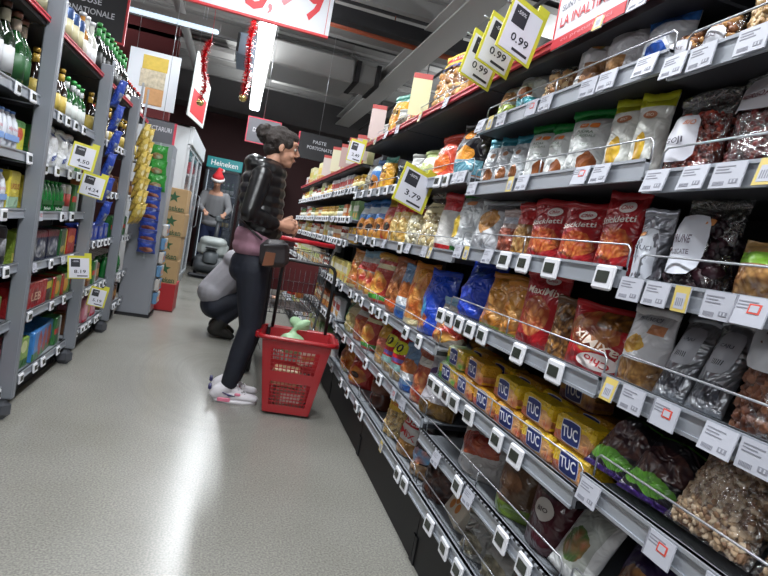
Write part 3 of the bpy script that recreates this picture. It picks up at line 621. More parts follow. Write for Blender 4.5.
 'popcorn_big': dict(clear=('dccb9c', 'eee2bc', 'bfa468'), pat=[(.5, .7, .3, .1, 'cfc29c', 'e')], txt=[('Popcorn', .5, .7, .5, .07, '2c2018', .15)], d='large clear bag of long corn puffs', k='stand', dp=.16, n=150, ls=.017, tint=1),
 'red_white': dict(base='cfccc8', lay=[('r', 0, .72, 1, 1, 'c42a30'), ('r', 0, 0, 1, .14, 'b82428')], d='white bag with red top and base', k='stand', dp=.10, wr=.1),
 'lemon_white': dict(base='d3d6d8', lay=[('e', .32, .42, .16, .18, 'd9b83c'), ('r', 0, .9, 1, 1, '38b438'), ('r', .0, 0, .5, .12, '2c7c34'), ('r', .5, 0, 1, .1, '4cb83c')], pat=[(.5, .8, .14, .035, 'd89060', 'r')], d='silvery white bag with green bow top', k='stand', dp=.14, wr=.14, metal=.15),
 'orange_fish': dict(base='c8782c', lay=[('f', .5, .4, .4, .3, 'e8b060', 'b4541c', 5), ('r', 0, .0, 1, .1, 'd8c89c'), ('o', .4, .8, .3, .12, 'd8943c')], d='orange cracker bag', k='stand', dp=.12, wr=.14),
 'multi': dict(base='b8b0a8', lay=[('f', .5, .3, .5, .24, 'e0b454', 'b4302c', 4), ('r', 0, .56, 1, .74, 'c83c34'), ('r', 0, .86, 1, 1, '8cb4cc')], d='colourful red, yellow and white snack bag', k='stand', dp=.12, wr=.14),
 'multi_green': dict(base='b43830', lay=[('f', .5, .4, .4, .24, 'e8c45c', 'd0682c', 4), ('r', 0, .06, 1, .16, '4c9c3c'), ('r', 0, .7, 1, .8, 'd8cca0'), ('r', 0, .88, 1, 1, 'c89438')], d='red snack bag with green stripe', k='stand', dp=.12, wr=.14),
 'brown_orange': dict(base='a85c30', lay=[('f', .5, .4, .44, .3, 'd08a50', '7c3c1c', 7), ('r', .3, .1, .8, .22, 'd8602c')], d='copper brown chip bag', k='stand', dp=.15, wr=.16),
 'blue_white': dict(base='6c8cb0', lay=[('f', .5, .5, .44, .2, 'c87c44', 'a0501c', 5), ('r', 0, .25, 1, .4, 'd8dce0'), ('r', 0, 0, 1, .14, '2c5ca8')], d='blue and white snack bag', k='stand', dp=.12, wr=.14),
 'blue_bag': dict(base='1d48c0', lay=[('f', .3, .2, .25, .12, 'd88a3c', 'a8441c', 5), ('o', .3, .4, .1, .2, '48a0d0')], txt=[('PARTY', .4, .1, .5, .08, 'e0a048', .1)], d='royal blue party snack bag', k='stand', dp=.15, wr=.16),
 'cream_pasta': dict(base='cfc398', lay=[('f', .5, .3, .5, .3, 'dcd09c', 'b09c5c', 6), ('r', 0, .0, .3, 1, '2c7c44')], d='cream bag with green side stripe', k='stand', dp=.12, wr=.14),
 'red_pasta': dict(base='b0543c', lay=[('f', .5, .35, .45, .3, 'd89860', 'a83c28', 6), ('r', .1, .72, .9, .86, 'd8d4cc')], d='brick red snack bag with pale header', k='stand', dp=.12, wr=.14),
 'orange_puff': dict(base='d8a034', lay=[('r', 0, .3, 1, .6, 'd0705c'), ('f', .5, .2, .5, .2, 'd8b078', 'a87c40', 5)], d='orange yellow puff bag with tied top', k='stand', dp=.13, wr=.14),
 'red_ten': dict(base='c4242e', lay=[('r', .0, .16, 1, .34, '8cb4b0'), ('fr', 0, 0, 1, .2, 'c8b080', '8c6c3c', 8), ('r', .2, .38, .9, .46, '6c58a0')], pat=[(.5, .68, .36, .13, 'd8d428', 'r')], txt=[('10', .5, .68, .46, .17, '181414')], d='red bag with yellow square marked 10', k='tall', dp=.11, wr=.1),
 'purple_white': dict(base='c3bfc6', lay=[('fr', 0, 0, 1, .26, 'a8803c', '6c4c1c', 7), ('r', .0, .9, 1, 1, 'cfcfd4')], pat=[(.5, .7, .36, .13, '4c2a68', 'e')], txt=[('Milch', .5, .7, .44, .09, 'e4dcf0', .3)], d='white bag with purple oval badge', k='stand', dp=.13, wr=.14),
 'peanut': dict(clear=('d8b878', 'e8cc94', 'b08c50'), hdr='d8b030', pat=[(.5, .75, .4, .14, 'd8b034', 'r'), (.5, .9, .3, .06, 'b82c2c', 'r')], txt=[('Croco', .5, .75, .5, .07, 'c0202c')], d='yellow and red bag of shelled peanuts', k='stand', dp=.10, n=120, ls=.011, tint=1, tilt=.1),
 'mix_white': dict(base='d2cfcc', lay=[('fr', 0, 0, 1, .3, 'c89a5c', '8c5c28', 8), ('r', .1, .62, .9, .84, 'c02c30')], txt=[('Sti', .5, .73, .5, .14, 'ecdcd4'), ('MIX', .5, .45, .6, .14, 'c02c30', -.1)], d='white and red snack mix bag', k='stand', dp=.12, wr=.12, tilt=.15),
 'blackblue': dict(base='2a1c20', lay=[('f', .5, .5, .4, .16, 'd8782c', '5c9cc8', 3), ('fr', .1, 0, .9, .34, 'd0b088', '8c6844', 7)], d='black bag with blue and orange artwork', k='stand', dp=.12, wr=.14),
 'choc_bag': dict(base='3c2018', lay=[('f', .5, .4, .4, .3, '5c3424', '24100c', 5)], d='shiny brown chocolate nut bag', k='stand', dp=.12, wr=.2),
 'bag_white': dict(base='d0d2d6', lay=[('o', .4, .84, .14, .05, '3a4c8c'), ('r', .7, .3, .95, .5, 'b43c34')], txt=[('grau', .5, .3, .6, .12, '34488c', .2)], d='white flour bag with blue writing', k='tall', dp=.12, wr=.1),
}
def make_bag(st, w, h, x, y, z, rz, label, seed, tilt=None, group=None):
    s = SP[st]; d = min(s['dp'], max(w*.62, .045)); bg = Bag(w, h, d, s['k'], seed, s.get('wr', .1))
    tl = s.get('tilt', .06) if tilt is None else tilt
    cat = 'snack bag'; t = thing(st_name(st), label, cat, (x, y, z), rz, group, -tl)
    if 'clear' in s:
        body = link('film_bag', bg.mesh(), t, film())
        v1 = .74 if s['k'] != 'pillow' else .92
        c = s['clear']; cm = [mat('content_'+q, q, .35, bump=.2, bscale=200) for q in c]
        lm = lumps(bg, int(s['n']*1.5), s['ls'], .03, v1, seed, 1.4).build('contents', cm, t); lm['kind'] = 'stuff'
        inner = Bag(w*.86, h*v1, d*.74, 'pillow' if s['k'] == 'pillow' else 'stand', seed, .05)
        fm = link('filling', inner.mesh(8, 8), t, mat('fill_'+c[2], c[2], .6, vary=.3, vscale=120)); fm.location = (0, 0, h*.02)
    else:
        body = link('bag_body', bg.mesh(), t, paint('print_'+st, s['base'], s.get('lay', ()), rough=.28, crinkle=.5 if s.get('wr', .1) > .12 else .3, metal=s.get('metal', 0)))
    if s['k'] != 'pillow':
        sc = s.get('hdr') or (s.get('base') if 'clear' not in s else 'b8b8bc'); lay = s.get('lay', ())
        for q in lay:
            if q[0] == 'r' and q[4] >= .99 and q[2] > .5 and q[1] == 0: sc = q[5]
        bg.seal().build('top_seal', film() if 'clear' in s and not s.get('hdr') else mat('seal_'+sc, sc, .3, metal=s.get('metal', 0)), t)
    if 'lab' in s:
        u, v, a, b, c = s['lab']; patch(t, bg.F, u, v, a, b, c, 'pack_label', 'r', .0012 if 'clear' not in s else .003+s['ls']*.75, n=20)
    for q in s.get('pat', ()): patch(t, bg.F, q[0], q[1], q[2], q[3], q[4], 'badge', q[5], .0022 if 'clear' not in s else .004+s['ls']*.5, n=20)
    for q in s.get('txt', ()): lettering(t, q[0], bg.F, q[1], q[2], q[3], q[4], q[5], q[6] if len(q) > 6 else 0, dy=.0036 if 'clear' not in s else .005+s['ls']*.75)
    return t
def st_name(st):
    if 'clear' in SP[st]: return 'nut_bag' if st in ('goji', 'cranberry', 'prune', 'almond_big', 'candied', 'peanut', 'clear_nut', 'clear_almond_flat') else 'clear_snack_bag'
    return 'snack_bag'
ORD = ['leftmost', 'second from left', 'third from left', 'fourth from left', 'fifth from left', 'sixth from left']
SHN = {'N': ('nearest right bay', NL), 'M': ('second right bay', ML), 'F': ('third right bay', FL), 'G': ('fourth right bay', FL)}
SHO = ['top', 'second', 'third', 'fourth', 'fifth', 'sixth', 'seventh', 'bottom']
GOODS = [
('N',1.53,.935,.089,.085,'clear_almond_flat'),('N',1.53,.845,.075,.085,'clear_almond_flat'),('N',1.53,.755,.08,.130,'clear_nut'),
('N',1.32,.875,.130,.165,'goji'),('N',1.32,.735,.13,.172,'cranberry'),
('N',1.12,.915,.075,.144,'foil_label'),('N',1.12,.800,.122,.163,'prune'),('N',1.12,.66,.115,.100,'greenyellow'),
('N',.93,.885,.115,.145,'mango'),('N',.93,.79,.07,.150,'foil_pack'),('N',.93,.712,.07,.158,'foil_pack'),('N',.93,.600,.125,.175,'almond_big'),
('N',.73,.875,.13,.15,'blackgreen'),('N',.73,.77,.12,.15,'blackgreen'),('N',.73,.635,.155,.21,'candied'),('N',.73,.47,.16,.21,'candied'),
('N',.50,.93,.13,.16,'tray'),('N',.50,.78,.13,.15,'purplenut'),
('M',1.55,1.76,.12,.145,'greenwhite'),('M',1.55,1.624,.140,.165,'tealwhite'),('M',1.55,1.45,.13,.12,'clear_biscuit'),('M',1.55,1.31,.119,.165,'white_biscuit'),('M',1.55,1.185,.12,.165,'white_plain'),('M',1.55,1.065,.10,.13,'blue_top'),
('M',1.345,1.80,.10,.16,'teal_almond'),('M',1.345,1.70,.09,.155,'teal_almond'),('M',1.345,1.608,.08,.15,'teal_almond'),('M',1.345,1.492,.12,.165,'green_almond'),('M',1.345,1.275,.125,.17,'green_almond'),('M',1.345,1.39,.095,.15,'green_almond'),('M',1.345,1.13,.085,.165,'yellow_top'),('M',1.345,1.045,.065,.16,'yellow_top'),
('M',1.137,1.731,.19,.168,'white_chip'),('M',1.137,1.584,.085,.134,'pink_clear'),('M',1.137,1.487,.08,.15,'red_nut'),('M',1.137,1.365,.11,.155,'stick_red'),('M',1.137,1.215,.105,.145,'stick_red'),('M',1.137,1.075,.09,.165,'stick_red'),
('M',.918,1.760,.16,.18,'blue_crumple'),('M',.918,1.58,.14,.16,'orange_bag'),('M',.918,1.45,.10,.15,'orange_bag'),('M',.918,1.32,.13,.19,'maxi_red'),('M',.918,1.20,.08,.138,'pretzel_clear'),('M',.918,1.07,.165,.14,'maxi_round'),
('M',.49,1.52,.18,.15,'redwhite_bag'),('M',.49,1.29,.12,.16,'greenbrown'),('M',.49,1.12,.12,.17,'maroon'),
('M',.30,1.42,.10,.09,'grey_clear'),('M',.30,1.28,.11,.10,'grey_clear'),('M',.30,1.12,.12,.13,'greenbrown'),
('F',1.70,1.984,.121,.11,'whitegreen'),('F',1.70,2.12,.12,.14,'redyellowblue'),('F',1.70,2.44,.26,.27,'chips_clear'),
('G',1.70,2.90,.12,.12,'redyellowblue'),('G',1.70,3.30,.16,.24,'yellow_long'),('G',1.70,3.10,.16,.14,'grey_clear'),('G',1.70,3.68,.13,.14,'grey_clear'),
('F',1.39,2.08,.16,.22,'black_orange'),('F',1.39,2.32,.16,.2,'orange_red'),('F',1.39,2.53,.15,.16,'whitegreen'),('F',1.39,2.72,.10,.16,'grey_clear'),
('G',1.39,3.30,.12,.2,'yellow_long'),('G',1.39,3.56,.14,.21,'blue_yellow'),('G',1.39,3.70,.1,.18,'grey_clear'),
('G',1.115,3.68,.17,.22,'blue_yellow'),('G',1.115,3.45,.18,.225,'blue_yellow'),('G',1.115,3.22,.17,.225,'blue_yellow'),('G',1.115,3.02,.16,.23,'red_eye'),('G',1.115,2.87,.09,.2,'yellow_pop'),
('F',1.115,2.72,.13,.2,'yellow_pop'),('F',1.115,2.54,.18,.19,'popcorn'),('F',1.115,2.32,.2,.235,'popcorn_big'),('F',1.115,2.15,.1,.22,'red_white'),('F',1.115,1.96,.17,.23,'lemon_white'),
('G',.79,3.66,.18,.23,'orange_fish'),('G',.79,3.44,.17,.24,'multi'),('G',.79,3.24,.17,.25,'multi'),('G',.79,3.04,.17,.25,'multi_green'),
('F',.79,2.71,.16,.25,'brown_orange'),('F',.79,2.52,.14,.23,'blue_white'),('F',.79,2.36,.13,.25,'orange_fish'),('F',.79,2.16,.17,.24,'blue_bag'),('F',.79,1.95,.14,.16,'multi'),
('G',.53,3.50,.19,.18,'cream_pasta'),('G',.53,3.25,.17,.19,'red_pasta'),('G',.53,3.03,.13,.2,'multi_green'),
('F',.53,2.72,.13,.2,'orange_puff'),('F',.53,2.565,.13,.2,'red_ten'),('F',.53,2.41,.13,.2,'red_ten'),('F',.53,2.25,.12,.18,'blue_white'),('F',.53,2.09,.12,.19,'red_pasta'),('F',.53,1.94,.15,.2,'purple_white'),
('G',.30,3.45,.18,.17,'orange_fish'),('G',.30,3.12,.18,.17,'red_eye'),
('F',.30,2.33,.13,.18,'peanut'),('F',.30,2.12,.15,.18,'mix_white'),('F',.30,1.93,.13,.15,'blackblue'),('M',.30,1.76,.13,.14,'choc_bag'),
]
cnt = {}; LBL = {}
for g in GOODS: cnt.setdefault((g[0], g[1], g[5]), []).append(g[2])
def shelfname(b, z):
    nm, L = SHN[b]; i = L.index(z); return ('bottom' if i == len(L)-1 else SHO[i])+' shelf, '+nm
for i, (b_, z, Y, w_, h_, st) in enumerate(GOODS):
    same = sorted(cnt[(b_, z, st)], reverse=True); lb = SP[st]['d']+', '+shelfname(b_, z)
    if len(same) > 1:
        k = same.index(Y); lb = (ORD[k] if k < len(same)-1 else 'rightmost')+' '+lb if k < len(ORD) else lb
    rnd = random.Random(i*13+5); LBL[i] = lb
    if b_ == 'N': Y += .05
    if Y > 1.01: w_ *= 1.2; h_ *= 1.06
    elif z < 1.5: w_ *= 1.04; h_ *= 1.06
    dp = min(SP[st]['dp'], max(w_*.62, .045)); tl = SP[st].get('tilt', .06)
    xx = .748+dp/2+(h_*.03)
    if tl > .4: xx = .752
    yaw = -PI/2+(.06 if Y < 1 else .3)+rnd.uniform(-.12, .12)
    make_bag(st, w_, h_, xx, Y, z-.017+(math.sin(tl)*dp/2 if tl > .2 else 0), yaw, lb, i+1)
# second rows standing behind, where the photograph shows depth
for i, (b_, z, Y, w_, h_, st) in enumerate(GOODS):
    if b_ in 'FG' and z < 1.6 and z > .25 and 'clear' not in SP[st] and i % 2 == 0:
        dp = min(SP[st]['dp'], max(w_*.62, .045)); w_ *= 1.15
        make_bag(st, w_, h_, .752+dp+.05+dp*.5, Y-.02, z-.017, -PI/2, 'rear '+LBL[i], i+200)

# ---- yellow cracker packs (rows of two and three layers)
def cracker_pack(x, y, z, rz, var, label, roll=0):
    base, low, extra = var
    w, d, h = .143, .066, .064
    t = thing('cracker_pack', label, 'cracker pack', (x, y, z), rz, 'yellow cracker packs')
    def fn(u, v): return ((u-.5)*w, -d/2, v*h)
    m = MB().bbox(-w/2, -d/2, 0, w/2, d/2, h, .008); me = m.mesh('wrapper'); m.fix(me)
    ul = me.uv_layers.new(name='UV')
    for p in me.polygons:
        for li in p.loop_indices:
            v = me.vertices[me.loops[li].vertex_index].co; ul.data[li].uv = (v.x/w+.5, v.z/h*.8+(.2*(v.y+d/2)/d if v.z > h*.9 else 0))
    link('wrapper', me, t, paint('crk_'+base+low, base, [('f', .82, .26, .2, .34, low, 'e8b070', 3), ('f', .25, .16, .34, .2, 'd88c60', low, 3), ('r', 0, 0, 1, .06, low)]+list(extra), rough=.3, crinkle=.25, cscale=60))
    for sx in (-1, 1):
        b = MB(); b.add([(sx*w/2, -d*.42, h*.5-.002), (sx*w/2, d*.42, h*.5-.002), (sx*(w/2+.01), d*.45, h*.5), (sx*(w/2+.01), -d*.45, h*.5), (sx*w/2, -d*.42, h*.5+.002), (sx*w/2, d*.42, h*.5+.002)], [(0, 1, 2, 3), (4, 5, 2, 3), (0, 3, 4), (1, 2, 5)])
        b.build('end_fin', mat('fin_'+base, base, .3), t)
    patch(t, fn, .47, .54, .25, .40, 'c8cce0', 'badge_rim', 'r', .0008, n=24, rot=.06); patch(t, fn, .47, .54, .235, .37, '1e2f74', 'badge', 'r', .0012, n=24, rot=.06)
    lettering(t, 'TUC', fn, .47, .54, .40, .38, 'e8e8ee', .1, dy=.003)
    return t
V1 = ('e8bf28', 'a8553c', ()); V2 = ('dda32c', 'b84a38', ()); V3 = ('d8b838', '3c9a3c', [('r', 0, .7, .5, 1, 'b8d0a0')]); V4 = ('a87c2c', '5a2438', ())
kk = 0
rows = [(.672, (1.80, 1.655, 1.50, 1.345, 1.195, 1.045), (V3, V2, V2, V2, V1, V1)), (.736, (1.76, 1.60, 1.385, 1.22, 1.06), (V3, V2, V1, V1, V1)), (.802, (1.18,), (V4,))]
LN = ['front lower row', 'upper row', 'third layer']
for li, (z, ys, vs) in enumerate(rows):
    for j, (y, v) in enumerate(zip(ys, vs)):
        nm = {id(V1): 'bright yellow', id(V2): 'orange yellow', id(V3): 'green and yellow', id(V4): 'brownish'}[id(v)]
        cracker_pack(.79 if li < 2 else .86, y, z, -PI/2+random.uniform(-.06, .05), v, '%s cracker pack with blue badge, %s%s' % (nm, (ORD[j]+' in the ') if len(ys) > 1 else 'alone in the ', LN[li]))
for li, z in enumerate((.672, .736)):
    for j, y in enumerate((1.77, 1.60, 1.44, 1.28, 1.12)):
        cracker_pack(.88, y, z, -PI/2, V1 if j % 2 else V2, 'cracker pack in the rear row, %s, %s layer' % (ORD[j], 'lower' if li == 0 else 'upper'))
t = thing('cookie_box', 'small white and orange cookie box on the bottom shelf of second right bay', 'box', (.80, 1.60, .283), -PI/2-.15, tilt=-.5)
MB().bbox(-.075, -.03, 0, .075, .03, .10, .003).build('carton', mat('carton_cream', 'd6cdbb', .5), t)
fnb = lambda u, v: ((u-.5)*.15, -.03, v*.10)
for u, v in ((.28, .35), (.42, .62), (.62, .42)): patch(t, fnb, u, v, .11, .16, 'c87c34', 'cookie_picture', 'e', .001)
MB().box(-.075, -.031, .08, .075, .031, .101).build('lid_band', mat('ink_d8a040', 'd8a040'), t)
t = thing('plastic_jar', 'large brown jar with white screw lid on bottom shelf of third right bay', 'jar', (.84, 2.72, .283))
MB().lathe([(.062, 0), (.07, .01), (.07, .06), (.066, .068), (.066, .075), (.07, .083), (.07, .15), (.055, .168), (.05, .175)], 20).build('jar_body', mat('brown_jar', '4c281a', .2, coat=.5), t)
MB().lathe([(.052, .17), (.056, .172), (.056, .2), (.05, .205), (.0, .205)], 20).build('lid', mat('white_lid', 'b9bac0', .4), t)
MB().lathe([(.0705, .085), (.0705, .135)], 20).build('jar_label', mat('jar_label', '6a3c24', .4), t)

# ---- jars, cartons and cans of the far right bays: one of each kind, then copies
def small_jar(body, lid, lab):
    t = thing('food_jar', 'x', 'jar')
    MB().lathe([(.026, 0), (.03, .004), (.03, .075), (.024, .088), (.023, .095)], 10).build('glass', mat('jar_'+body, body, .15, coat=.4), t)
    MB().lathe([(.026, .09), (.027, .092), (.027, .106), (.024, .108)], 10).build('lid', mat('lid_'+lid, lid, .35), t)
    MB().lathe([(.0305, .02), (.0305, .062)], 10).build('jar_label', mat('jl_'+lab, lab, .5), t); return t
def small_carton(c1, c2, w=.07, h=.14, d=.05):
    t = thing('food_carton', 'x', 'carton')
    MB().bbox(-w/2, -d/2, 0, w/2, d/2, h, .003).build('carton', mat('ct_'+c1, c1, .45), t)
    MB().box(-w/2-.0005, -d/2-.001, h*.45, w/2+.0005, -d/2+.004, h*.75).build('front_panel', mat('ct_'+c2, c2, .45), t)
    MB().box(-w*.3, -d/2-.002, h*.12, w*.3, -d/2, h*.36).build('picture', mat('ct_c9974a', 'c9974a', .5), t); return t
def copy_tree(o, parent=None):
    c = o.copy(); COL.objects.link(c); c.parent = parent
    for ch in o.children: copy_tree(ch, c)
    return c
JK = {
 'jar_red': (lambda: small_jar('8c3020', 'd8d8d4', 'd0ccc0'), 'jar of red sauce'), 'jar_green': (lambda: small_jar('6c7438', '3c7c3c', 'd8d8cc'), 'jar of green pickles'),
 'jar_gold': (lambda: small_jar('b98c38', 'c8a030', 'd8cc90'), 'jar with golden lid'), 'jar_white': (lambda: small_jar('c8c4b4', 'b03030', 'd4d4d0'), 'pale jar with red lid'),
 'ct_cream': (lambda: small_carton('d0cab4', 'b8c070', .08, .15), 'cream and green carton'), 'ct_white': (lambda: small_carton('d0d0d2', 'a03c34', .07, .13), 'white carton with red panel'),
 'ct_yellow': (lambda: small_carton('cfc070', 'd8d4c0', .075, .14), 'yellow carton with white panel'), 'ct_orange': (lambda: small_carton('b8683c', 'd8d0bc', .09, .11), 'orange brown carton with white panel'),
 'ct_green': (lambda: small_carton('7c9c68', 'd8d8cc', .075, .13), 'green carton with white panel'), 'ct_tall': (lambda: small_carton('cdc89c', 'c8b45c', .08, .21), 'tall pale yellow carton')}
PROTO = {}; JALL = {}; ORJ = ['nearest', 'second nearest', 'third nearest', 'fourth nearest', 'fifth nearest', 'sixth nearest', 'seventh nearest', 'eighth nearest', 'ninth nearest', 'tenth nearest']
JSH = {0: ['ct_tall', 'ct_cream', 'ct_white', 'ct_tall'], 1: ['jar_white', 'jar_gold', 'ct_white', 'jar_red', 'ct_cream'], 2: ['ct_white', 'jar_green', 'ct_green', 'ct_orange', 'jar_gold'],
       3: ['jar_red', 'ct_orange', 'jar_white', 'ct_yellow', 'jar_gold'], 4: ['ct_orange', 'ct_yellow', 'jar_red', 'ct_cream'], 5: ['ct_white', 'jar_gold', 'ct_orange'], 6: ['ct_cream', 'ct_green', 'ct_white']}
for li, z in enumerate(JL):
    rnd = random.Random(li+50); y = 3.86; run = 0; kd = None
    while y < 7.45:
        if run <= 0: kd = rnd.choice(JSH[li]); run = rnd.randint(3, 5)
        wd = {'j': .066}.get(kd[0], .086)+.004
        if abs(((y-3.785) % .93)) > .04:
            if kd not in PROTO: PROTO[kd] = JK[kd][0](); o = PROTO[kd]
            else: o = copy_tree(PROTO[kd])
            o.location = (.775+rnd.uniform(0, .015), y, z-.0175); o.rotation_euler = (0, 0, -PI/2+rnd.uniform(-.12, .12))
            sn = ('bottom' if li == 6 else SHO[li])+' shelf'; bi = min(3, int((y-3.785)/.93)); bn = ('fifth', 'sixth', 'seventh', 'farthest')[bi]+' right bay'
            JALL.setdefault((kd, li, bi), []).append(o); o['label'] = JK[kd][1]+', '+sn+', '+bn; o['group'] = JK[kd][1]+'s, '+sn+', '+bn
        y += wd; run -= 1

for L_ in JALL.values():
    if len(L_) > 1:
        for k, o in enumerate(L_): o['label'] = ORJ[min(k, 9)]+' '+o['label']
# ---- left rack drinks
def lathe_obj(prof, n=12): return MB().lathe(prof, n)
def bottle(h, r, glass, labc, cap, kind='bottle', foil=None, neck=None):
    t = thing('bottle', 'x', 'bottle'); nk = r*.36
    lathe_obj([(r*.9, 0), (r, .006), (r, h*.55), (r*.8, h*.63), (nk, h*.74), (nk*.95, h*.95)]).build('glass', mat('gl_'+glass, glass, .08, coat=.6), t)
    lathe_obj([(nk*1.2, h*.93), (nk*1.25, h), (nk*.8, h+.003)], 10).build('cap', mat('cap_'+cap, cap, .35, .3), t)
    lathe_obj([(r+.0007, h*.14), (r+.0007, h*.46)]).build('bottle_label', mat('bl_'+labc, labc, .5), t)
    if neck: lathe_obj([(nk*1.15, h*.76), (nk*1.12, h*.9)], 10).build('neck_foil', mat('bl_'+neck, neck, .4), t)
    return t
def can(h, r, c1, c2, txt=None):
    t = thing('drink_can', 'x', 'can')
    lathe_obj([(r*.8, 0), (r, .01), (r, h-.012), (r*.85, h)], 14).build('can_body', mat('can_'+c1, c1, .3, .35), t)
    lathe_obj([(r*.8, h-.001), (r*.86, h+.002), (r*.7, h+.001)], 14).build('can_top', M_wire, t)
    lathe_obj([(r+.0007, h*.25), (r+.0007, h*.7)], 14).build('can_print', mat('can_'+c2, c2, .35), t); return t
def pack(w, h, d, st_base, lay, txt=()):
    t = thing('drink_pack', 'x', 'pack'); m = MB().bbox(-w/2, -d/2, 0, w/2, d/2, h, .006); me = m.mesh('wrapper'); m.fix(me)
    ul = me.uv_layers.new(name='UV')
    for p in me.polygons:
        for li in p.loop_indices: v = me.vertices[me.loops[li].vertex_index].co; ul.data[li].uv = (v.x/w+.5, v.z/h)
    link('wrapper', me, t, paint('pk_'+st_base+str(len(lay)), st_base, lay, crinkle=.2))
    fn = lambda u, v: ((u-.5)*w, -d/2, v*h)
    for q in txt: lettering(t, q[0], fn, q[1], q[2], q[3], q[4], q[5], q[6] if len(q) > 6 else 0, dy=.001)
    return t
def paperbag(st, w, h):
    def f(): t = make_bag(st, w, h, 0, 0, 0, 0, 'x', 77, 0); t['category'] = 'flour bag'; return t
    return f
def multipack(col, cap, band, r=.03, h=.165):
    def f():
        t = thing('drink_pack', 'x', 'pack')
        for ix in (-1, 0, 1):
            for iy in (0, 1): MB().lathe([(r*.9, 0), (r*.98, .006), (r*.98, h*.6), (r*.7, h*.8), (r*.36, h*.9), (r*.36, h*.97)], 10, (ix*r*2, iy*r*2-.02, 0)).build('bottle', mat('mp_'+col, col, .25), t)
        for ix in (-1, 0, 1): MB().lathe([(r*.42, h*.95), (r*.42, h), (r*.3, h*1.01)], 8, (ix*r*2, -.02, 0)).build('cap', mat('cap_'+cap, cap, .4), t)
        MB().box(-r*2.6, -.0225-r, h*.28, r*2.6, -.0205-r, h*.42).build('print_band', mat('mpb_'+band, band, .4), t)
        fn = lambda u, v: ((u-.5)*r*6, -.022-r, v*h)
        lettering(t, 'Jelen' if col[0] == '1' else 'alpina', fn, .5, .16 if col[0] == '1' else .56, .6, .12, 'dfe4df' if col[0] == '1' else 'b86c78'); return t
    return f
